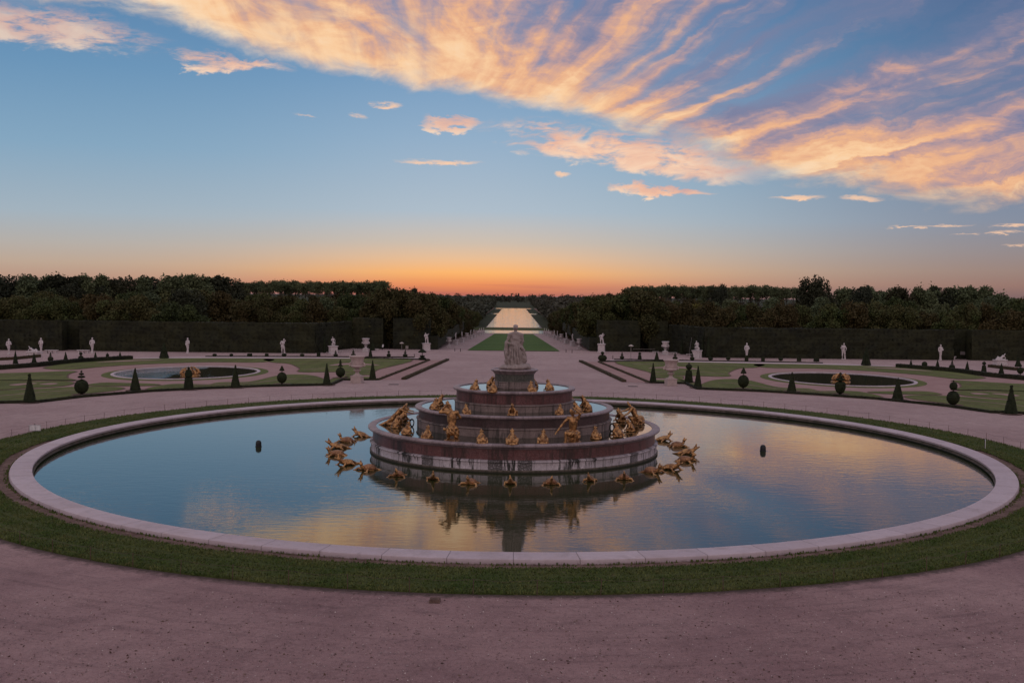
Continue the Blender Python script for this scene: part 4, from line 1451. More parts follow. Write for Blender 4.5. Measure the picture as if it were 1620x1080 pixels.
# ------------------------------------------------------------------ clipped yews
def topiary_mesh(name, prof, dens=900, leaf=.045, seed=0, mat='yew_leaf'):
    """profile (r, z) of unit height, roughened and covered with small leaves"""
    fine = []
    for (r0, z0), (r1, z1) in zip(prof, prof[1:]):
        k = max(1, int(math.hypot(r1 - r0, z1 - z0) / .05))
        fine += [(r0 + (r1 - r0) * i / k, z0 + (z1 - z0) * i / k) for i in range(k)]
    fine.append(prof[-1])
    me = lathe(name, fine, 28)
    bm = bmesh.new()
    bm.from_mesh(me)
    tv, tn = [], []
    for f in bm.faces:
        k = f.calc_area() * dens
        for _ in range(int(k) + (random.random() < k % 1)):
            ws = [random.random() for _ in f.verts]
            sm = sum(ws)
            tv.append(sum((v.co * w_ for v, w_ in zip(f.verts, ws)), Vector()) / sm)
            tn.append(f.normal.copy())
    for v in bm.verts:
        v.co += v.normal * .018 * mnoise.noise(v.co * 9 + Vector((seed, 0, 0)))
    if tv:
        Q = leaf_quads(np.array([tuple(v) for v in tv]), leaf, np.array([tuple(v) for v in tn]), .25)
        for q in Q:
            bm.faces.new([bm.verts.new(tuple(c)) for c in q])
    me2 = bpy.data.meshes.new(name)
    bm.to_mesh(me2)
    bm.free()
    me2.materials.append(M[mat])
    return me2


def sph(z0, z1, r=None, n=9):
    r = r or (z1 - z0) / 2
    return [(r * math.sin(PI * i / n) + .004, z1 - (z1 - z0) * (1 - math.cos(PI * i / n)) / 2) for i in range(n + 1)]


def cone(z0, z1, r0, r1=.02):
    return [(r1, z1), (r0 * .93, z0 + .04), (r0, z0 + .02), (r0 * .9, z0), (.02, z0 - .003)]


TP = {   # lists run from the top downwards; unit height
    'cone': [(0, 1.0)] + cone(.03, .99, .205, .012) + [(.03, 0)],
    'cone_ball': [(0, 1.0)] + sph(.90, 1.0, .04) + cone(.80, .91, .06) + cone(.03, .80, .20, .05) + [(.03, 0)],
    'cone_tip': [(0, 1.0)] + cone(.78, 1.0, .055) + cone(.03, .80, .22, .06) + [(.03, 0)],
    'sphere_discs': [(0, 1.0)] + sph(.93, 1.0, .035) + sph(.82, .90, .10) + sph(.70, .785, .15) + sph(.05, .64, .285) + [(.03, 0)],
    'sphere_cone': [(0, 1.0)] + cone(.74, 1.0, .15) + sph(.08, .66, .285) + [(.04, .06), (.04, 0)],
    'sphere_tiers': [(0, 1.0)] + cone(.80, 1.0, .08) + cone(.62, .78, .14, .05) + sph(.06, .58, .27) + [(.03, 0)],
    'bucket_ball': [(0, 1.0)] + sph(.94, 1.0, .03) + sph(.66, .93, .16) + cone(.04, .60, .235, .15) + [(.04, 0)],
    'two_spheres': [(0, 1.0)] + sph(.94, 1.0, .02) + sph(.60, .92, .165) + sph(.03, .57, .27) + [(.04, 0)],
    'cup': [(0, 1.0)] + sph(.90, .99, .06) + cone(.74, .90, .09) + sph(.62, .74, .23) + [(.02, .61), (.22, .56), (.275, .50), (.27, .30), (.19, .12), (.08, .06), (.03, 0)],
    'dome_tub': [(0, 1.0)] + sph(.88, 1.0, .06) + [(.05, .88), (.15, .84), (.20, .70), (.19, .58), (.02, .57)] + cone(.03, .54, .28, .20) + [(.04, 0)],
    'ball': [(0, 1.0)] + sph(.10, .98, .42) + [(.05, 0)],
    'ball_top': [(0, 1.0)] + sph(.80, 1.0, .10) + [(.03, .80)] + sph(.52, .78, .22) + sph(.03, .50, .40) + [(.05, 0)],
    'block': [(0, 1.0), (.36, 1.0), (.42, .9), (.44, .10), (.40, 0)],
    'mushroom': [(0, 1.0), (.10, .98), (.38, .78), (.40, .70), (.03, .68), (.03, .45)] + sph(.27, .44, .25) + sph(.02, .27, .36),
    'big_ball_knob': [(0, 1.0)] + sph(.68, 1.0, .17) + [(.04, .68)] + sph(.0, .68, .46),
}
TM = {}
tp_mesh = lambda k: TM.setdefault(k, topiary_mesh('foliage', TP[k], 1500 if k in ('cone', 'sphere_discs', 'two_spheres', 'cup', 'sphere_cone') else 1100, .038, len(TM)))
trunk_me = lathe('trunk', [(.05, .25), (.05, -.05)], 8)
trunk_me.materials.append(M['bark'])


def topiary(kind, px, py, top, label, group, wpx=None, small=False):
    x, y = G(px, py)
    h = TOPZ(px, top, y)
    me = tp_mesh(kind)
    w = 1.0
    if wpx:
        w = wpx / F * y / (me_width[kind] * h) if kind in me_width else 1.0
    if small:
        o = mesh_obj('clipped_yew', me, None, loc=(x, y, 0))
        o.scale = (h * w, h * w, h)
    else:
        o = empty('clipped_yew', (x, y, 0))
        o.scale = (h * w, h * w, h)
        mesh_obj('foliage', me, None, o)
        mesh_obj('trunk', trunk_me, None, o)
    o.rotation_euler.z = random.uniform(0, 6.28)
    tag(o, label, 'clipped yew', group)


me_width = {k: 2 * max(r for r, z in v) for k, v in TP.items()}
say = {'cone': 'plain cone', 'cone_ball': 'cone with ball tip', 'cone_tip': 'cone with pointed cap', 'sphere_discs': 'ball under thin discs', 'sphere_cone': 'ball under small cone', 'sphere_tiers': 'ball under tiered cones',
       'bucket_ball': 'ball on flared tub', 'two_spheres': 'small ball on larger ball', 'cup': 'cup with flat collar and finial', 'dome_tub': 'domed cap on tub', 'ball': 'low ball', 'ball_top': 'stacked shrinking balls', 'block': 'low block',
       'mushroom': 'flat umbrella cap over discs', 'big_ball_knob': 'wide ball with knob'}
FRONT_L = [('cone_ball', 47, 637, 591, 20), ('sphere_discs', 129, 624.5, 586, 21), ('cone_tip', 214, 618, 582, 17), ('dome_tub', 298.5, 616.5, 580, 16), ('cone_tip', 372.5, 613.5, 577, 15.5), ('sphere_cone', 446, 608, 578.5, 15),
           ('cone_tip', 517, 609.3, 574.5, 13), ('sphere_tiers', 538.5, 598, 568.5, 14.5), ('cone_tip', 589.5, 600, 569.5, 11.5)]
FRONT_R = [('cone_tip', 1033, 605.5, 573.5, 11.5), ('bucket_ball', 1089.5, 605.5, 573.5, 14), ('cone_tip', 1104, 613.5, 578.5, 13), ('sphere_cone', 1175.8, 615.5, 581.5, 17), ('cone_tip', 1252.5, 619.8, 588.5, 15), ('cup', 1329, 624.3, 589, 16.5),
           ('cone', 1420, 632.5, 597, 18), ('two_spheres', 1507.5, 641, 601, 19), ('cone_ball', 1599, 655, 609, 21)]
for side, L in (('left', FRONT_L), ('right', FRONT_R)):
    for i, (k, px, py, top, wp) in enumerate(L):
        disk('soil_shade_patch', .95, .0665, 'soil', G(px, py), n=20)  # dark soil disc, added as painted contact shade under each yew
        topiary(k, px, py, top, 'clipped yew, %s, %s from left in the %s front row' % (say[k], ordn[i], side), 'clipped yews in the front row', wp)
BACK_L = [('cone', 24.5, 575, 554, 8), ('cone', 54, 574.5, 557, 8), ('sphere_tiers', 80, 572.5, 557, 8.5), ('cone', 104, 571.5, 556, 8), ('two_spheres', 128, 570.5, 556, 8), ('cone', 151, 569.5, 556, 7), ('dome_tub', 170, 568.8, 558, 6.5), ('cone', 190, 567.8, 556, 6.5),
          ('cone', 259.5, 566.5, 541, 15.5), ('ball', 339.5, 563.5, 559, 7), ('ball', 366, 563.5, 559, 6), ('block', 395, 563.5, 559, 8), ('block', 422, 563.6, 559, 6), ('ball', 449.5, 563.8, 558.5, 8), ('ball', 478, 564, 559, 7), ('block', 504, 564, 557, 6), ('ball_top', 531, 564.3, 554, 7),
          ('ball_top', 559, 564.5, 553, 7.5), ('cone', 586, 565, 548, 7), ('two_spheres', 615, 565, 554, 6.5), ('ball_top', 641, 565.2, 553.5, 7.5), ('mushroom', 668, 569.5, 552, 13)]
BACK_R = [('big_ball_knob', 953, 571.3, 556, 14), ('ball_top', 984, 568, 557, 7), ('bucket_ball', 1012, 569, 556.5, 7), ('cone', 1039, 569.3, 555, 8), ('ball_top', 1068, 569.3, 558, 8), ('ball_top', 1095, 570, 558, 7.5), ('ball', 1124, 570.3, 564.5, 8), ('ball', 1152, 570.4, 564, 7), ('block', 1181, 570.6, 562, 6),
          ('block', 1207, 571, 565, 6), ('ball', 1235, 571.3, 565, 7), ('block', 1264, 571.5, 566, 7), ('block', 1291.5, 571.8, 567, 9), ('cone', 1370, 578, 548, 15.5), ('cone', 1441, 580.5, 568, 6.5), ('ball', 1462.5, 581.5, 571.5, 8.5), ('cone', 1483, 583.5, 568.5, 8), ('sphere_tiers', 1506, 585.5, 569.5, 9),
          ('cone', 1530, 587, 571, 8), ('bucket_ball', 1556.5, 589, 571, 8.5), ('cone', 1584, 590.8, 574, 8.5), ('cone', 1610.5, 580, 563, 10), ('sphere_cone', 1614, 592.5, 575, 9.5)]
for side, L in (('left', BACK_L), ('right', BACK_R)):
    for i, (k, px, py, top, wp) in enumerate(L):
        topiary(k, px, py, top, 'small yew, %s, %s from left behind the %s parterre' % (say[k], ordn[i], side), 'clipped yews along the back of the parterres', wp, True)

# tall dark yews against the hedges
for i, (px, y, top, w_) in enumerate([(513.5, 171, 528, 6), (522, 171, 530, 7), (590, 180, 540, 8), (1080, 178, 534, 6), (1103, 172, 530, 7), (1113, 170, 531, 7), (1122, 169, 530, 8), (1051, 179, 536, 5)]):
    x = AT(px, y)
    h = TOPZ(px, top, y)
    o = mesh_obj('columnar_yew', tp_mesh('cone'), None, loc=(x, y, 0))
    k = w_ / F * y / .41
    o.scale = (k, k, h)
    tag(o, 'narrow dark yew column against the %s hedge, %s from the left' % ('left' if px < 800 else 'right', ordn[i if px < 800 else sorted([1080, 1103, 1113, 1122, 1051]).index(px)]), 'yew', 'dark yew columns against the hedges')


# ------------------------------------------------------------------ vases, statues, benches
vase_me = lathe('bowl', [(.03, .455), (.16, .46), (.165, .475), (.075, .50), (.07, .53), (.10, .545), (.22, .585), (.245, .62), (.215, .66), (.225, .70), (.24, .80), (.26, .90), (.31, .955), (.325, .97), (.325, .985), (.30, 1.0), (.27, .985), (.22, .90), (.0, .86)], 40)
bm = bmesh.new()
bm.from_mesh(vase_me)
for v in bm.verts:
    a = math.atan2(v.co.y, v.co.x)
    r = math.hypot(v.co.x, v.co.y)
    if .57 < v.co.z < .66 and r > .1:
        k = 1 + .05 * abs(math.sin(a * 10))
        v.co.x *= k
        v.co.y *= k
    elif .68 < v.co.z < .93 and r > .15:
        k = 1 + .05 * mnoise.noise((a * 2.2, v.co.z * 9, 0)) + .03 * math.sin(a * 8)
        v.co.x *= k
        v.co.y *= k
for s in (-1, 1):                                             # handles with masks
    limb(bm, [(s * .22, 0, .66), (s * .30, 0, .64), (s * .29, 0, .72), (s * .23, 0, .74)], [.035, .04, .035, .03], 8)
bm.to_mesh(vase_me)
bm.free()
vase_me.materials.append(M['vase_marble'])
bm = bmesh.new()
for c, s in (((0, 0, 0), (.46, .46, .05)), ((0, 0, .048), (.41, .41, .18)), ((0, 0, .226), (.44, .44, .03)), ((0, 0, .254), (.33, .33, .03))):
    add_box(bm, c, s)
bmesh.ops.bevel(bm, geom=list(bm.edges), offset=.006, segments=1, affect='EDGES')
ped_me = bm_mesh('pedestal', bm)
ped_me.materials.append(M['vase_marble'])
stem_me = lathe('stem', [(.15, .28), (.15, .30), (.10, .32), (.075, .36), (.07, .40), (.10, .43), (.13, .45), (.13, .462)], 24)
stem_me.materials.append(M['vase_marble'])
# white twins for the vases by the hedge
def white(me):
    c = me.copy()
    c.materials.clear()
    c.materials.append(M['white_marble'])
    return c


vase_w, ped_w, stem_w = white(vase_me), white(ped_me), white(stem_me)


def vase(px, py, top, label, group, wht=False, pos=None, wd=1.0):
    if pos:
        x, y, z = pos
        h = top
    else:
        x, y, z = GT(px, py)
        h = TOPZ(px, top, y) - z
    o = empty('stone_vase', (x, y, z))
    o.scale = (h * wd, h * wd, h)
    o.rotation_euler.z = random.uniform(-.2, .2)
    for n, a, b in (('pedestal', ped_me, ped_w), ('stem', stem_me, stem_w), ('bowl', vase_me, vase_w)):
        mesh_obj(n, b if wht else a, None, o)
    tag(o, label, 'vase', group)


vase(565, 605.5, 562.5, 'large carved pale stone vase on pedestal at the corner of the left parterre', 'large stone vases by the pool', wd=.93)
vase(1061, 609.5, 568.5, 'large carved pale stone vase on pedestal at the corner of the right parterre', 'large stone vases by the pool', wd=.93)
vase(578.5, 556.5, 535, 'white stone vase on pedestal before the left hedge', 'white vases before the hedges', True, wd=.9)
vase(1052.5, 561, 540, 'white stone vase on pedestal before the right hedge', 'white vases before the hedges', True, wd=.9)


def figure_mesh(seed, kind):
    """a carved figure of unit height: 'term', 'stand', 'sit' or 'contrapposto'"""
    rnd = random.Random(seed)
    bm = bmesh.new()
    j = lambda a: rnd.uniform(-a, a)
    if kind == 'term':
        limb(bm, [(0, 0, .03), (0, 0, .30), (0, 0, .50)], [.062, .075, .105], 10)
        add_box(bm, (0, 0, 0), (.19, .19, .035))
        add_box(bm, (0, 0, .03), (.15, .15, .10))
        limb(bm, [(0, 0, .46), (j(.015), 0, .60), (j(.02), 0, .76)], [.10, .11, .095], 10)
        limb(bm, [(-.12, 0, .79), (0, 0, .82), (.12, 0, .79)], [.055, .065, .055], 8)
        limb(bm, [(0, 0, .83), (j(.015), -.01, .93)], [.04, .05], 8)
        ball(bm, (0, -.01, .94), (.052, .058, .066))
        ball(bm, (0, .005, .965), (.060, .06, .045))
        a = rnd.choice((-1, 1))
        limb(bm, [(a * .13, 0, .78), (a * .17, -.05, .66), (a * .04, -.11, .64)], [.045, .04, .03], 8)
        limb(bm, [(-a * .13, 0, .78), (-a * .165, -.02, .62), (-a * .10, -.08, .52 + rnd.uniform(0, .25))], [.045, .04, .03], 8)
        limb(bm, [(a * .1, .05, .78), (0, -.09, .60), (-a * .1, -.04, .47)], [.03, .035, .03], 8)
    else:
        sh = .06 if kind == 'contrapposto' else .02
        if kind == 'sit':
            J = dict(pelvis=(.04, 0, .36), chest=(-.02, 0, .64), neck=(-.03, -.01, .80), head=(-.06, -.03, .88), sh_l=(-.14, .0, .74), sh_r=(.11, .0, .74), el_l=(-.22, -.04, .58), wr_l=(-.10, -.16, .50), el_r=(.20, -.02, .60), wr_r=(.16, -.12, .46),
                     hip_l=(-.05, 0, .34), hip_r=(.12, 0, .34), kn_l=(-.10, -.26, .36), kn_r=(.12, -.27, .34), an_l=(-.10, -.24, .06), an_r=(.10, -.22, .06), to_l=(-.10, -.33, .03), to_r=(.1, -.31, .03), face=(-.2, -.4, .86))
            k = .60
        else:
            t = rnd.choice((-1, 1))
            J = dict(pelvis=(sh * t, 0, .53), chest=(-sh * t * .5, 0, .76), neck=(-sh * t, 0, .87), head=(-sh * t * 1.2, -.02, .93), sh_l=(-.11, 0, .83), sh_r=(.11, 0, .83), el_l=(-.19, -.03, .70), wr_l=(-.07, -.11, .72), el_r=(.20, .02, .69 + .2 * (seed % 2)), wr_r=(.15, -.09, .57 + .36 * (seed % 2)),
                     hip_l=(-.06, 0, .51), hip_r=(.06, 0, .51), kn_l=(-.07, -.05, .27), kn_r=(.09, .0, .27), an_l=(-.06, .03, .05), an_r=(.10, .02, .05), to_l=(-.07, -.07, .03), to_r=(.12, -.07, .03), face=(-.1, -.4, .9))
            k = .58
        # human() works in metres: blow the joints up, the build scales back
        human(bm, {n: tuple(c / k for c in p) for n, p in J.items()}, k)
        if kind == 'sit':
            ball(bm, (.05, .05, .16), (.20, .20, .20))
            ball(bm, (.02, -.08, .32), (.17, .18, .09))
        else:
            limb(bm, [(.12, .06, .02), (.10, .05, .36)], [.075, .05], 8)
            limb(bm, [(-.12, .05, .66), (-.02, .02, .47), (.10, -.02, .42), (.12, .03, .2)], [.04, .06, .05, .05], 8)
        add_box(bm, (.01, -.02, -.01), (.36 if kind == 'sit' else .30, .42 if kind == 'sit' else .24, .045))
    return fuse('figure', bm, .017, 2, lambda c: .006 * math.sin(c.x * 60 + c.z * 26 + 4 * mnoise.noise(c * 9)))


FIG = [white_fig for white_fig in (figure_mesh(0, 'term'), figure_mesh(1, 'term'), figure_mesh(2, 'stand'), figure_mesh(3, 'contrapposto'), figure_mesh(4, 'sit'), figure_mesh(6, 'term'), figure_mesh(5, 'contrapposto'))]
for f_ in FIG:
    f_.materials.append(M['white_marble'])
bm = bmesh.new()
for c, s in (((0, 0, 0), (1.16, 1.16, .14)), ((0, 0, .138), (1.0, 1.0, .68)), ((0, 0, .816), (1.08, 1.08, .05)), ((0, 0, .864), (1.2, 1.2, .08))):
    add_box(bm, c, s)
bmesh.ops.bevel(bm, geom=list(bm.edges), offset=.015, segments=1, affect='EDGES')
PEDW = bm_mesh('pedestal', bm)
PEDW.materials.append(M['white_marble'])


def statue(px, py, top, fig, label, group, pedestal=0.0, rz=0.0, pos=None, pw=1.1, wd=1.0):
    if pos:
        x, y, z = pos
        h = top
    else:
        x, y, z = GT(px, py)
        h = TOPZ(px, top, y) - z
    o = empty('marble_statue', (x, y, z), rz)
    if pedestal:
        p = mesh_obj('pedestal', PEDW, None, o)
        ph = h * pedestal
        p.scale = (pw, pw, ph / .944)
        h2 = h - ph
    else:
        ph, h2 = 0, h
    f_ = mesh_obj('figure', FIG[fig], None, o, (0, 0, ph))
    f_.scale = (h2 * wd, h2 * wd, h2)
    tag(o, label, 'statue', group)


gs = 'white statues along the hedges'
for px, py, top, fig, rz, lab in [(14, 560.5, 536, 1, .3, 'white marble term at the far left edge before the hedge'), (65, 559, 534.5, 0, -.2, 'broad shouldered white marble term left of the first bench'), (146, 559, 534, 5, .2, 'slender white marble term right of the dark hedge opening on the left'),
                              (297, 559, 534.5, 1, -.4, 'lone white marble term before the middle of the left hedge'), (447.5, 561, 536, 3, .2, 'white marble figure leaning on a stump before the left hedge'),
                              (1181, 568.5, 542.5, 5, .3, 'white marble term before the right hedge nearest the avenue'), (1334, 568.5, 543, 2, -.2, 'white marble figure with raised arm before the middle of the right hedge'), (1487.5, 570, 545, 1, .1, 'white marble term left of the dark hedge opening on the right'),
                              (1576, 570, 545, 0, -.3, 'white marble term behind the reclining statue on the right')]:
    statue(px, py, top, fig, lab, gs, rz=rz, wd=.86)
ga = 'white statues on tall pedestals'
statue(527, 560, 532, 4, 'white marble seated figure on a tall pedestal before the left hedge', ga, .47, .5, pw=1.15)
statue(674.5, 554.5, 526.5, 6, 'white marble nude with bent arm on a pedestal at the left mouth of the avenue', ga, .42, .3, pw=1.15, wd=1.25)
statue(951.5, 557.5, 527.5, 3, 'white marble group with raised heads on a pedestal at the right mouth of the avenue', ga, .46, -.2, pw=1.15, wd=1.3)
statue(1102.5, 567, 538.5, 4, 'white marble seated figure on a tall pedestal before the right hedge', ga, .46, -.6, pw=1.15)


def recliner(px, py, top, label, flip):
    x, y, z = GT(px, py)
    h = TOPZ(px, top, y)
    o = empty('marble_statue', (x, y, z), .2 * flip)
    bm = bmesh.new()
    add_box(bm, (0, 0, 0), (2.0, 1.0, h * .12))
    add_box(bm, (0, 0, h * .118), (1.75, .8, h * .26))
    add_box(bm, (0, 0, h * .376), (2.0, 1.0, h * .09))
    bmesh.ops.bevel(bm, geom=list(bm.edges), offset=.02, segments=1, affect='EDGES')
    mesh_obj('pedestal', bm_mesh('pedestal', bm), M['white_marble'], o)
    bm = bmesh.new()
    z0 = h * .46
    human(bm, dict(pelvis=(.1, 0, .16), chest=(.44, 0, .40), neck=(.60, 0, .52), head=(.68, -.02, .62), face=(.8, -.4, .62), sh_l=(.5, -.18, .46), sh_r=(.52, .18, .48), el_l=(.70, -.24, .18), wr_l=(.50, -.30, .06), el_r=(.30, .2, .30), wr_r=(.05, .12, .28),
                   hip_l=(.08, -.1, .15), hip_r=(.08, .1, .16), kn_l=(-.34, -.12, .20), kn_r=(-.30, .12, .36), an_l=(-.74, -.10, .06), an_r=(-.62, .10, .06), to_l=(-.86, -.1, .06), to_r=(-.74, .1, .05)), 1.05)
    ball(bm, (.1, 0, .02), (.95, .34, .10))
    ball(bm, (-.2, 0, .16), (.45, .2, .16))
    me = fuse('figure', bm, .03, 2, lambda c: .012 * math.sin(c.x * 22 + c.z * 20))
    f_ = mesh_obj('figure', me, M['white_marble'], o, (0, 0, z0))
    f_.scale = (flip, 1, (h - z0) / .80)
    tag(o, label, 'statue', 'reclining white statues')


recliner(53.5, 563.5, 547.5, 'white marble reclining figure on a low plinth at the left', -1)
recliner(1582, 577, 559, 'white marble reclining figure on a low plinth at the right', 1)

bm = bmesh.new()
add_box(bm, (0, 0, .40), (1.9, .55, .10))
add_box(bm, (0, 0, .37), (1.75, .45, .032))
slab_me = bm_mesh('seat', bm, bevel=.01)
slab_me.materials.append(M['white_marble'])
bm = bmesh.new()
add_box(bm, (0, 0, 0), (.26, .44, .05))
add_box(bm, (0, 0, .048), (.18, .38, .325), taper=.9)
leg_me = bm_mesh('leg', bm)
leg_me.materials.append(M['white_marble'])
BEN = [(81.5, 558.6, 'white stone bench left of the dark opening in the left hedge', 0), (132, 558.6, 'white stone bench right of the dark opening in the left hedge', 0), (537, 557, 'white stone bench set aslant beside the seated statue on the left', .5),
       (564.5, 555, 'white stone bench left of the white vase at the left hedge', .15), (594, 554.2, 'white stone bench right of the white vase at the left hedge', 0), (1502.5, 568.5, 'white stone bench left of the dark opening in the right hedge', 0),
       (1558, 569.5, 'white stone bench right of the dark opening in the right hedge', 0), (1037, 558.5, 'white stone bench left of the white vase at the right hedge', -.1), (1066, 560, 'white stone bench right of the white vase at the right hedge', -.2), (1091, 562.5, 'white stone bench set aslant beside the seated statue on the right', -.5)]
for px, py, lab, rz in BEN:
    x, y, z = GT(px, py)
    o = empty('stone_bench', (x, y, z), rz, 1.05 if px < 300 or px > 1400 else .62)
    tag(o, lab, 'bench', 'white stone benches')
    mesh_obj('seat', slab_me, None, o)
    for s in (-.68, 0, .68):
        mesh_obj('leg', leg_me, None, o, (s, 0, 0))

# garden parasols, a notice panel, a tall pole, a low barrier
def parasol(px, py, top, label, thin):
    x, y, z = GT(px, py)
    h = TOPZ(px, top, y) - z
    o = empty('parasol', (x, y, z))
    tag(o, label, 'parasol', 'small pale parasols')
    mesh_obj('pole', lathe('pole', [(.0, h), (.04, h - .02), (.045, .06), (.25, .05), (.25, 0)], 10), M['cement'], o)
    r = .40
    cm = lathe('canopy', [(0, h + .02), (r * .5, h - .06), (r, h - .18), (r * .98, h - .26), (r * .9, h - .20), (0, h - .04)], 12, smooth=False)
    mesh_obj('canopy', cm, M['canvas'], o)


parasol(635.5, 553.5, 541, 'small pale parasol before the left hedge', 0)
parasol(998, 567.5, 545, 'small pale parasol before the right hedge', 0)
x, y, z = GT(643.8, 554)
o = empty('notice_stand', (x, y, z))
tag(o, 'plain pale notice panel on two legs right of the left parasol', 'notice panel')
bm = bmesh.new()
add_box(bm, (0, 0, .25), (.5, .06, .55))
mesh_obj('board', bm_mesh('board', bm), M['cement'], o)
for s in (-1, 1):
    bm = bmesh.new()
    add_box(bm, (s * .21, .06, 0), (.05, .05, .78))
    mesh_obj('leg', bm_mesh('leg', bm), M['iron'], o)
x, y, z = GT(605, 553.5)
o = empty('white_banner', (x, y, z), .9)
tag(o, 'small white banner leaning on a thin stake right of the left white vase', 'banner')
bm = bmesh.new()
add_box(bm, (0, 0, .50), (.32, .03, .5))
mesh_obj('board', bm_mesh('board', bm), M['sign_white'], o).rotation_euler.y = .15
bm = bmesh.new()
add_box(bm, (0, .035, 0), (.04, .035, .8))
mesh_obj('stake', bm_mesh('stake', bm), M['iron'], o)
x, y, z = GT(1095, 562)
hh = TOPZ(1094, 524, y)
o = empty('flagpole', (x, y, z))
tag(o, 'tall thin white pole held by slanting guy lines before the right hedge', 'pole')
mesh_obj('mast', lathe('mast', [(0, hh), (.02, hh - .05), (.03, .0)], 8), M['white_marble'], o)
for dx in (-.55, .55):
    bm = bmesh.new()
    limb(bm, [(0, 0, hh - .1), (dx, 0, .0)], [.014, .014], 6)
    mesh_obj('guy_line', bm_mesh('guy_line', bm), M['white_marble'], o)
x, y, z = GT(1019, 556.5)
o = empty('rope_barrier', (x, y, z), -.05)
tag(o, 'pale horizontal barrier rail on thin posts before the right hedge', 'barrier')
bm = bmesh.new()
limb(bm, [(-2.0, 0, .5), (2.0, 0, .5)], [.03, .03], 6)
mesh_obj('rail', bm_mesh('rail', bm), M['cement'], o)
for s in (-1.9, 0, 1.9):
    bm = bmesh.new()
    limb(bm, [(s, 0, 0), (s, 0, .48)], [.025, .025], 6)
    mesh_obj('post', bm_mesh('post', bm), M['iron'], o)
x, y, z = GT(1531, 569.2)
o = empty('notice_sign', (x, y + 2.0, z))
tag(o, 'pale notice board standing in the dark opening of the right hedge', 'sign')
bm = bmesh.new()
add_box(bm, (0, 0, .75), (.8, .04, .55))
mesh_obj('board', bm_mesh('board', bm), M['cement'], o)
bm = bmesh.new()
for k in range(3):
    add_box(bm, (0, -.022, .86 + k * .13), (.6, .004, .05))
mesh_obj('text_lines', bm_mesh('text_lines', bm), M['sign_text'], o)
for s in (-1, 1):
    bm = bmesh.new()
    add_box(bm, (s * .33, .045, 0), (.05, .05, 1.25))
    mesh_obj('post', bm_mesh('post', bm), M['iron'], o)

# statues and vases facing each other down the avenue
ROW = [201, 224, 251, 277, 302, 325, 352, 378, 402, 430]
for s in (-1, 1):
    side = 'left' if s < 0 else 'right'
    for i, y in enumerate(ROW):
        pos = (s * 12.75 + X0, y, zt(y))
        if i in (0, 3, 6):
            vase(0, 0, 2.05 if i == 0 else 2.1, 'white stone vase, %s in the row along the %s side of the avenue' % (ordn[i], side), 'white vases along the avenue', True, pos, .82)
        else:
            statue(0, 0, 2.75, [2, 3, 6][i % 3], 'white statue on pedestal, %s in the row down the %s side of the avenue' % (ordn[i], side), 'white statues along the avenue', .42, -s * 1.2, pos, pw=.9)
for i, (px, py) in enumerate([(719.5, 555.5), (728.5, 556), (895.5, 557), (905, 558), (655.5, 565), (969.5, 567.5)]):
    x, y, z = GT(px, py)
    o = mesh_obj('bollard', lathe('bollard', [(0, .55), (.05, .53), (.055, .48), (.045, .46), (.055, .06), (.08, .05), (.08, -.02)], 12), M['iron'], loc=(x, y, z))
    tag(o, 'short dark bollard, %s from the left on the gravel before the avenue' % ordn[[655.5, 719.5, 728.5, 895.5, 905, 969.5].index(px)], 'bollard', 'dark bollards before the avenue')

# gilded groups in the two side pools
def side_pool(sgn, cpx, cpy, gx, gy, name):
    cx, cy = G(cpx, cpy)
    o = empty('oval_pool', (cx, cy, 0))
    tag(o, 'oval garden pool with pale rim set in the %s parterre' % name, 'pool', 'oval pools in the parterres')
    sx, sy = .80, 1.0
    R = 10.2
    annulus('grass_ring', R + .5, R + 1.7, .05, 'lawn', 128, c=(0, 0), sx=sx, sy=sy, kind=None, parent=o, rim=.05)
    pr = [(R + .5, .03), (R + .5, .10), (R + .42, .13), (R + .06, .13), (R, .10), (R, -.1)]
    mesh_obj('rim', lathe('rim', pr, 128, sx=sx, sy=sy), M['coping'], o)
    w = disk('pool_water', R + .05, .055, 'ripple_water', (cx, cy), sx, sy)
    bm = bmesh.new()
    rnd = random.Random(5 + sgn)
    ball(bm, (0, 0, .1), (1.5, 1.2, .35))
    for k in range(9):
        a = 2 * PI * k / 9 + .2
        r1 = rnd.uniform(.8, 1.15)
        c, s_ = math.cos(a), math.sin(a)
        t = rnd.uniform(.8, 1.25)
        limb(bm, [(c * .5, s_ * .4, .3), (c * r1 * 1.25, s_ * r1, .55 * t), (c * r1 * 1.05, s_ * r1 * .9, 1.05 * t), (c * r1 * .55, s_ * r1 * .5, 1.35 * t)], [.30, .24, .20, .10], 8)
        ball(bm, (c * r1 * .6, s_ * r1 * .5, 1.38 * t), (.18, .18, .14))
    gx_, gy_ = G(gx, gy, .05)
    g = mesh_obj('gilded_creatures', fuse('gilded_lizards', bm, .05, 2, lambda c: .04 * mnoise.noise(c * 5)), M['gold'], loc=(gx_, gy_, .02))
    g.scale = (.80, .80, .62)
    tag(g, 'gilded sculpture of rearing creatures in the oval pool of the %s parterre' % name, 'gilded sculpture', 'gilded sculptures in the oval pools')


side_pool(0, 297, 589.6, 301, 594, 'left')
side_pool(1, 1330, 600, 1330, 604, 'right')


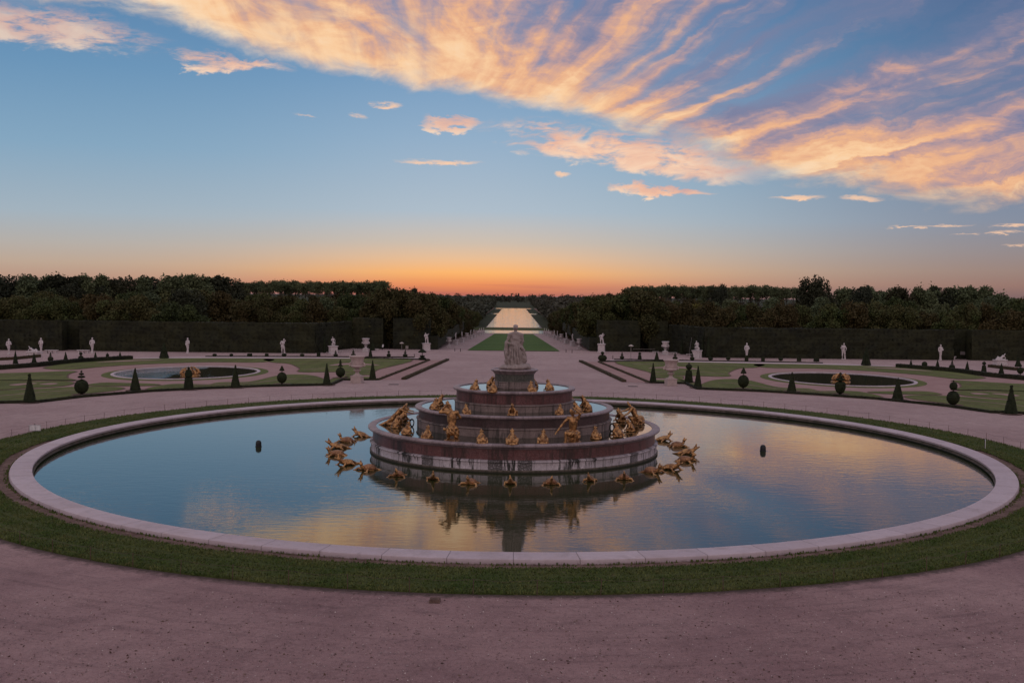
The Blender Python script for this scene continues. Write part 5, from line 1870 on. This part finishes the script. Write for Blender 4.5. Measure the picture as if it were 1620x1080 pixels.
# ------------------------------------------------------------------ low box hedges
def box_hedge(name, pts, w, h, label, group, mat='box_leaf', leaf=.14, dens=30):
    pts = [Vector((p[0], p[1])) for p in pts]
    fine = []
    for a, b in zip(pts, pts[1:]):
        k = max(1, int((b - a).length / .6))
        fine += [a.lerp(b, i / k) for i in range(k)]
    fine.append(pts[-1])
    vs, fs, cen, nor = [], [], [], []
    L = len(fine)
    for i, p in enumerate(fine):
        d = (fine[min(i + 1, L - 1)] - fine[max(i - 1, 0)]).normalized()
        nn = Vector((-d.y, d.x))
        for o_, z in ((-w / 2, 0), (-w / 2, h), (0, h), (w / 2, h), (w / 2, 0)):
            q = p + nn * (o_ * (1 + .12 * mnoise.noise((p.x, p.y, o_ * 3))))
            z_ = z * (1 + .10 * mnoise.noise((p.x * .9, p.y * .9, z)))
            vs.append((q.x, q.y, z_))
    for i in range(L - 1):
        for k in range(4):
            fs.append((i * 5 + k, i * 5 + k + 1, (i + 1) * 5 + k + 1, (i + 1) * 5 + k))
    fs += [(0, 1, 2, 3, 4), tuple((L - 1) * 5 + k for k in (4, 3, 2, 1, 0))]
    bm = bmesh.new()
    me = me_from('t', vs, fs)
    bm.from_mesh(me)
    tv, tn = [], []
    for f in list(bm.faces):
        n = min(400, int(f.calc_area() * dens + random.random()))
        for _ in range(n):
            ws = [random.random() for _ in f.verts]
            sm = sum(ws)
            c = sum((v.co * q for v, q in zip(f.verts, ws)), Vector()) / sm
            if c.y < 185:
                tv.append(tuple(c))
                tn.append(tuple(f.normal))
    if tv:
        for q in leaf_quads(np.array(tv), leaf, np.array(tn), .3):
            bm.faces.new([bm.verts.new(tuple(c)) for c in q])
    me = bpy.data.meshes.new(name)
    bm.to_mesh(me)
    bm.free()
    o = mesh_obj(name, me, M[mat])
    tag(o, label, 'hedge', group)
    return o


for sgn, side in ((0, 'left'), (1, 'right')):
    f = (lambda p: p) if sgn == 0 else mirror
    P_ = lambda L: f([G(*q) for q in L])
    box_hedge('box_hedge', P_([(708, 569.8), (638.5, 600.5)]), .5, .25, 'low brownish box hedge beside the central walk on the %s, nearest the axis' % side, 'low box hedges')
    box_hedge('box_hedge', P_([(679, 570), (598.7, 601)]), .36, .16, 'low brownish box hedge between two sand strips on the %s of the central walk' % side, 'low box hedges')
    box_hedge('box_hedge', P_([(-30, 638.8), (60, 637), (130, 628.5), (240, 619.6), (330, 615.2), (420, 611.6), (523, 609.6)]), .36, .24, 'long low dark box border along the front edge of the %s parterre' % side, 'low box hedges', 'hedge_leaf', .10, 40)
    box_hedge('box_hedge', P_([(523, 609.6), (541, 601.4), (556, 601.6), (598.7, 601.2)]), .34, .22, 'short low box border round the large vase at the corner of the %s parterre' % side, 'low box hedges', 'hedge_leaf', .10, 40)
    box_hedge('box_hedge', P_([(-40, 586.5), (0, 584.5), (60, 580), (120, 573.5), (207, 568.2)]), .9, .55, 'thick dark clipped hedge behind the outer end of the %s parterre' % side, 'low box hedges', 'hedge_leaf', .16, 26)
    box_hedge('box_hedge', P_([(325, 564.3), (480, 564.6), (655, 565.6)]), .3, .16, 'thin dark box line along the back of the %s parterre' % side, 'low box hedges', 'hedge_leaf', .10, 20)
    box_hedge('box_hedge', P_([(560, 567.0), (655, 568.9), (679, 569.6)]), .3, .2, 'short box border at the inner back corner of the %s parterre' % side, 'low box hedges', 'hedge_leaf', .10, 20)
    box_hedge('box_hedge', P_([(-40, 572), (20, 569), (62, 564.8)]), .6, .4, 'low reddish hedge by the reclining statue on the %s' % side, 'low box hedges', 'box_leaf', .14, 26)
    box_hedge('box_hedge', P_([(-30, 602.8), (60, 602.2), (119, 602.6)]), .2, .12, 'thin dark edging between two lawns at the outer end of the %s parterre' % side, 'low box hedges', 'hedge_leaf', .08, 30)


# ------------------------------------------------------------------ tall clipped hedges
def tall_hedge(x0, y0, x1, y1, h, depth, label, arch=None):
    bm = bmesh.new()
    A, B = Vector((x0, y0)), Vector((x1, y1))
    L = (B - A).length
    d = (B - A) / L
    nn = Vector((-d.y, d.x))
    if nn.y < 0:
        nn = -nn
    nx, nz = max(2, int(L / .8)), max(3, int(h / .7))
    def P(u, v, w):
        p = A + d * u + nn * w
        e = .30 * mnoise.noise((p.x * .55, p.y * .55, v * .7)) + .08 * mnoise.noise((p.x * 1.7, p.y * 1.7, v * 1.7))
        zz = v + (.13 * mnoise.noise((p.x * .4, p.y * .4, 9)) + .08 * mnoise.noise((p.x * 1.3, p.y * 1.3, 5)) if v > h - .1 else 0)
        q = p - nn * e * (1 if w == 0 else 0)
        return (q.x, q.y, zz)
    g = [[bm.verts.new(P(L * i / nx, h * k / nz, 0)) for k in range(nz + 1)] for i in range(nx + 1)]
    tp = [bm.verts.new(P(L * i / nx, h, depth)) for i in range(nx + 1)]
    bt = [bm.verts.new(P(L * i / nx, 0, depth)) for i in range(nx + 1)]
    for i in range(nx):
        for k in range(nz):
            bm.faces.new((g[i][k], g[i + 1][k], g[i + 1][k + 1], g[i][k + 1]))
        bm.faces.new((g[i][nz], g[i + 1][nz], tp[i + 1], tp[i]))
        bm.faces.new((tp[i], tp[i + 1], bt[i + 1], bt[i]))
    for i in (0, nx):
        bm.faces.new(g[i] + [tp[i], bt[i]])
    bmesh.ops.recalc_face_normals(bm, faces=bm.faces)
    tv, tn = [], []
    for f in bm.faces:
        if f.normal.dot(Vector((nn.x, nn.y, 0))) > .5:
            continue
        k = f.calc_area() * 14
        for _ in range(int(k + random.random())):
            ws = [random.random() ** 1.2 for _ in f.verts]
            sm = sum(ws)
            c = sum((v.co * q for v, q in zip(f.verts, ws)), Vector()) / sm
            tv.append(tuple(c))
            tn.append(tuple(f.normal))
    for q in leaf_quads(np.array(tv), .24, np.array(tn), .35):
        bm.faces.new([bm.verts.new(tuple(c)) for c in q])
    me = bpy.data.meshes.new('tall_hedge')
    bm.to_mesh(me)
    bm.free()
    o = mesh_obj('tall_hedge', me, M['hedge_leaf'])
    tag(o, label, 'hedge', 'tall clipped hedges')


HY, HI = 169.5, 187.0
for s in (-1, 1):
    side = 'left' if s < 0 else 'right'
    xo = lambda px, y: abs(AT(px, y))
    # opening edges measured on the left (97..125) and right (1510..1541)
    e0, e1 = (xo(125, HY), xo(97, HY)) if s < 0 else (xo(1511, HY), xo(1540, HY))
    inner = xo(498, HY) if s < 0 else xo(1116, HY)
    tall_hedge(s * inner, HY, s * e0, HY, 4.95, 2.2, 'long tall dark clipped hedge wall along the %s, up to the outer opening' % side)
    tall_hedge(s * e1, HY, s * 120, HY, 4.95, 2.2, 'tall dark clipped hedge wall beyond the opening at the far %s' % side)
    tall_hedge(s * inner, HY + .2, s * (inner - 3.5), HI - .5, 4.9, 1.5, 'short return of tall dark hedge joining the two %s hedge walls' % side)
    m0, m1 = (xo(606, HI), xo(622, HI)) if s < 0 else (xo(1028, HI), xo(1014, HI))
    tall_hedge(s * (inner - 3.5), HI, s * max(m0, m1), HI, 5.5, 2.0, 'tall dark clipped hedge set back behind the white vase on the %s' % side)
    tall_hedge(s * min(m0, m1), HI, s * 15.2, HI, 5.5, 2.0, 'tall dark clipped hedge at the %s mouth of the avenue' % side)
    tall_hedge(s * 15.2, HI + .1, s * 15.6, 300, 2.3, 1.4, 'dark trellised hedge running down the %s side of the avenue behind the statues' % side)
    tall_hedge(s * (e0 - .8), HY + 3.2, s * (e1 + .8), HY + 3.2, 4.95, 1.5, 'dark hedge closing the view through the opening at the far %s' % side)
    tall_hedge(s * (min(m0, m1) - .8), HI + 3.6, s * (max(m0, m1) + .8), HI + 3.6, 4.2, 1.2, 'dark hedge closing the narrow slot in the set back hedge on the %s' % side)


# ------------------------------------------------------------------ trees
def crown_mesh(seed, n, rx, rz, zc, leaf, style='round', mat='leaf_mixed'):
    """leaf clumps spread through uneven lobes; unit-size tree of height 1"""
    rng = np.random.default_rng(seed)
    lobes = []
    if style == 'round':
        k = 16
        for i in range(k):
            a, u = rng.uniform(0, 2 * PI), rng.uniform(-.9, 1)
            q = math.sqrt(max(0, 1 - u * u)) * rng.uniform(.45, .85)
            lobes.append((q * rx * math.cos(a), q * rx * math.sin(a), zc + u * rz * .72, rng.uniform(.26, .46) * rx))
        lobes.append((0, 0, zc, rx * .6))
    elif style == 'wide':
        for i in range(18):
            a, u = rng.uniform(0, 2 * PI), rng.uniform(-.6, .9)
            q = rng.uniform(.3, .9)
            lobes.append((q * rx * math.cos(a), q * rx * math.sin(a), zc + u * rz * .75, rng.uniform(.22, .4) * rx))
    elif style == 'tall':
        for i in range(16):
            a, u = rng.uniform(0, 2 * PI), rng.uniform(-1, 1)
            q = rng.uniform(.1, .75) * math.sqrt(max(.05, 1 - u * u * .8))
            lobes.append((q * rx * math.cos(a), q * rx * math.sin(a), zc + u * rz * .8, rng.uniform(.3, .55) * rx))
    C = []
    tot = sum(l[3] ** 2 for l in lobes)
    for x, y, z, r in lobes:
        m_ = int(n * r * r / tot)
        v = rng.normal(size=(m_, 3))
        v /= np.linalg.norm(v, axis=1, keepdims=True)
        rad = r * np.power(rng.uniform(.12, 1.05, m_), .45)[:, None]
        v = v * rad * np.array([1, 1, .85])
        C.append(v + np.array([x, y, z]))
    C = np.concatenate(C)
    # a few stray sprays beyond the outline
    k = n // 14
    idx = rng.integers(0, len(C), k)
    cen = np.array([0, 0, zc])
    C[:, 2] = zc + (C[:, 2] - zc) * (.985 - zc) / (np.percentile(C[:, 2], 99.6) - zc)
    C = np.concatenate([C, cen + (C[idx] - cen) * rng.uniform(1.02, 1.16, (k, 1))])
    d = C - cen
    d /= np.linalg.norm(d, axis=1, keepdims=True) + 1e-6
    me = quads_mesh('crown', leaf_quads(C, leaf, d, .3))
    me.materials.append(M[mat])
    return me


def trunk_mesh(seed, h, r, lean=.03, limbs=5, zc=.6):
    rnd = random.Random(seed)
    bm = bmesh.new()
    a, b = rnd.uniform(-lean, lean), rnd.uniform(-lean, lean)
    def tube(p0, p1, r0, r1):
        p0, p1 = Vector(p0), Vector(p1)
        dd = p1 - p0
        bmesh.ops.create_cone(bm, cap_ends=True, segments=7, radius1=r0, radius2=r1, depth=dd.length, matrix=Matrix.Translation((p0 + p1) / 2) @ dd.to_track_quat('Z', 'Y').to_matrix().to_4x4())
    tube((0, 0, -.03), (0, 0, .03), r * 1.5, r * 1.05)
    tube((0, 0, .025), (a, b, h * .5), r, r * .8)
    tube((a, b, h * .5 - .005), (a * 1.5, b * 1.2, h), r * .8, r * .35)
    for i in range(limbs):
        t = rnd.uniform(.42, .85)
        ang = rnd.uniform(0, 6.28)
        q = Vector((a, b, h * t))
        e = q + Vector((math.cos(ang) * .2, math.sin(ang) * .2, rnd.uniform(.1, .24)))
        tube(q, e, r * .45, r * .15)
    me = bm_mesh('trunk', bm)
    me.materials.append(M['bark'])
    return me


KIND = {}
def reg(key, mat, style, n, rx, rz, zc, leaf, variants, h=.75, r=.022, limbs=5):
    KIND[key] = [(crown_mesh(hash(key) % 1000 * 0 + i * 17 + len(KIND) * 101, n, rx, rz, zc, leaf, style, mat), trunk_mesh(i + len(KIND) * 31, h, r, .03, limbs)) for i in range(variants)]


reg('mixed', 'leaf_mixed', 'round', 11375, .40, .44, .56, .040, 4)
reg('brown', 'leaf_brown', 'round', 11375, .40, .44, .56, .040, 4)
reg('green', 'leaf_green', 'round', 11375, .36, .40, .60, .038, 3)
reg('dark', 'leaf_dark', 'round', 12250, .36, .42, .58, .038, 2)
reg('yellow', 'leaf_yellow', 'round', 10500, .42, .42, .58, .040, 1)
reg('avenue', 'leaf_green', 'tall', 1500, .145, .120, .875, .022, 6, .95, .010, 6)
reg('clipped', 'leaf_mixed', 'wide', 9100, .34, .38, .62, .038, 4, .7, .02)
N_TREE = 0


def tree(kind, x, y, h, label, group, name='tree', wf=1.0):
    global N_TREE
    N_TREE += 1
    c, t = random.choice(KIND[kind])
    o = empty(name, (x, y, zt(y) - .02), random.uniform(0, 6.28))
    o.scale = (h * wf * random.uniform(.92, 1.1), h * wf * random.uniform(.92, 1.1), h)
    mesh_obj('crown', c, None, o)
    mesh_obj('trunk', t, None, o)
    tag(o, label, 'tree', group)
    return o


R_ = random.Random(21)
for s in (-1, 1):
    side = 'left' if s < 0 else 'right'
    # first row straight behind the hedge, reddish tops level with the eye
    x = 16.5
    while x < 108:
        y = (HI if x < 52 else HY) + 5.5 + R_.uniform(0, 3)
        hz = 8.5 + R_.uniform(-.9, 1.0) if x > 26 else 9.8 + R_.uniform(-.3, .5)
        tree('brown' if R_.random() < .55 else 'mixed', s * x, y, hz, 'brownish broad tree rising directly behind the tall clipped hedge on the %s' % side, 'trees directly behind the %s hedge' % side)
        x += R_.uniform(3.6, 5.0)
    # second row
    x = 19
    while x < 125:
        y = R_.uniform(197, 216)
        tree('mixed' if R_.random() < .6 else 'green' if R_.random() < .6 else 'brown', s * x, y, 9.3 - zt(y) + R_.uniform(-.9, .9), 'mixed green tree of the wood showing over the first trees on the %s' % side, 'wood behind the %s hedge' % side)
        x += R_.uniform(4.6, 6.4)
    # pruned rows along the avenue
    y = 190
    while y < 442:
        for j, xo_ in enumerate((17.6, 23.5)):
            if j == 1 and (y > 330):
                continue
            hh = 10.1 - (y - 190) * .0062 + R_.uniform(-.5, .6) + j * .8
            tree('clipped' if R_.random() < .7 else 'brown', s * (xo_ + R_.uniform(-.5, .5)), y + R_.uniform(-1, 1), hh, 'dark brownish tree in the pruned row lining the %s side of the avenue' % side, 'trees lining the %s side of the avenue' % side)
        y += 5.6
    # wood in the middle distance beside the avenue
    for _ in range(20):
        y = R_.uniform(240, 420)
        tree(R_.choice(['mixed', 'green', 'mixed', 'brown']), s * R_.uniform(28, 75), y, 9.0 - zt(y) + R_.uniform(-1.2, 1.2), 'dusky tree in the wood of the middle distance on the %s' % side, 'wood in the middle distance on the %s' % side)


def crest(kind, px0, px1, y, top, step, jit, label, group, name='tree', wf=1.0):
    px = px0
    while px < px1:
        yy = y + R_.uniform(-8, 8)
        z = TOPZ(px, top + R_.uniform(-jit, jit), yy)
        tree(kind if isinstance(kind, str) else R_.choice(kind), AT(px, yy), yy, z - zt(yy), label, group, name, wf * R_.uniform(.8, 1.25))
        px += step * R_.uniform(.8, 1.2)


crest(['green', 'green', 'dark'], -30, 172, 262, 438, 22, 3.5, 'tall green tree on the skyline at the far left', 'tall trees on the skyline at the far left')
crest(['green', 'dark', 'green'], 196, 368, 275, 438.5, 24, 3.5, 'tall green tree on the skyline left of the pale gap', 'tall trees on the skyline left of the gap')
crest(['mixed', 'brown', 'green'], -20, 350, 236, 467, 30, 5, 'rounded tree of the wood below the skyline on the left', 'rounded trees below the skyline on the left')
crest(['mixed', 'brown', 'green'], 375, 640, 236, 474, 28, 4, 'rounded tree of the wood below the skyline on the left', 'rounded trees below the skyline on the left')
crest('avenue', 376, 606, 395, 443.5, 12.5, 2.4, 'slim bare stemmed tree in the tall row on the left skyline', 'tall tree row on the left skyline', 'row_tree')
crest('avenue', 380, 606, 412, 445, 12, 2.2, 'slim bare stemmed tree in the tall row on the left skyline', 'tall tree row on the left skyline', 'row_tree')
crest('avenue', 998, 1275, 395, 451.5, 12.5, 2.4, 'slim bare stemmed tree in the tall row on the right skyline', 'tall tree row on the right skyline', 'row_tree')
crest('avenue', 1002, 1275, 412, 454, 12, 2.2, 'slim bare stemmed tree in the tall row on the right skyline', 'tall tree row on the right skyline', 'row_tree')
crest(['green', 'green', 'dark'], 1335, 1545, 300, 455, 21, 2, 'tall green tree on the skyline at the far right', 'tall trees on the skyline at the far right')
crest(['mixed', 'green', 'green'], 1560, 1680, 280, 467, 26, 4, 'lower green tree at the right end of the skyline', 'trees at the right end of the skyline')
crest(['mixed', 'brown', 'green'], 1010, 1640, 236, 483, 30, 4, 'rounded tree of the wood below the skyline on the right', 'rounded trees below the skyline on the right')
for px, top, y, kind, lab, wf in [(1300, 440, 225, 'dark', 'single great dark rounded tree standing above the wood on the right', .78), (1096, 481, 205, 'yellow', 'yellow green tree among the brown ones behind the right hedge', .85), (310, 459, 200, 'dark', 'dark bushy tree rising in front of the wood on the left', 1.05),
                                 (657, 457, 330, 'dark', 'small spiky tree breaking the skyline left of the avenue', .6), (967, 465, 330, 'dark', 'small spiky tree breaking the skyline right of the avenue', .6), (1128, 452, 300, 'dark', 'dark tree in front of the tall row on the right skyline', .6)]:
    z = TOPZ(px, top, y)
    tree(kind, AT(px, y), y, z - zt(y), lab, None, wf=wf)


def far_wood(name, boxes, leaf, n, label, mat):
    Cs = []
    for x0, x1, y0, y1, h0, h1, k in boxes:
        for _ in range(k):
            cx, cy = RNG.uniform(min(x0, x1), max(x0, x1)), RNG.uniform(y0, y1)
            h = RNG.uniform(h0, h1)
            r = h * RNG.uniform(.30, .5)
            v = RNG.normal(size=(n, 3))
            v /= np.linalg.norm(v, axis=1, keepdims=True)
            v *= np.power(RNG.uniform(.2, 1.05, n), .45)[:, None]
            v = v * np.array([r, r, h * .48]) + np.array([cx, cy, zt(cy) + h * .52])
            Cs.append(v)
    C = np.concatenate(Cs)
    d = RNG.normal(size=C.shape)
    d[:, 2] += .6
    o = mesh_obj(name, quads_mesh(name, leaf_quads(C, leaf, d, .2)), M[mat])
    tag(o, label, 'wood', kind='stuff')


for s in (-1, 1):
    side = 'left' if s < 0 else 'right'
    bx = []
    for y0, y1, k in ((470, 620, 46), (620, 800, 46), (800, 1100, 50), (1100, 1600, 46)):
        x0 = 20 + (y0 - 470) * .012
        bx.append((s * x0, s * (x0 + 95), y0, y1, 10.5, 15.5, k))
        bx.append((s * (x0 + 2), s * (x0 + 7), y0, y1, 9, 12.5, k + 10))
    bx.append((s * 130, s * 420, 520, 700, 12, 16.5, 80))
    bx.append((s * 20, s * 330, 1600, 2100, 14, 20, 50))
    far_wood('far_wood', bx, 2.1, 120, 'distant dusky wood flanking the canal on the %s' % side, 'leaf_far')
far_wood('horizon_wood', [(-240, 240, 2250, 2700, 12, 17, 110), (-1500, 1500, 3000, 3600, 14, 24, 160)], 5.0, 60, 'hazy line of trees closing the horizon beyond the canal', 'leaf_far')
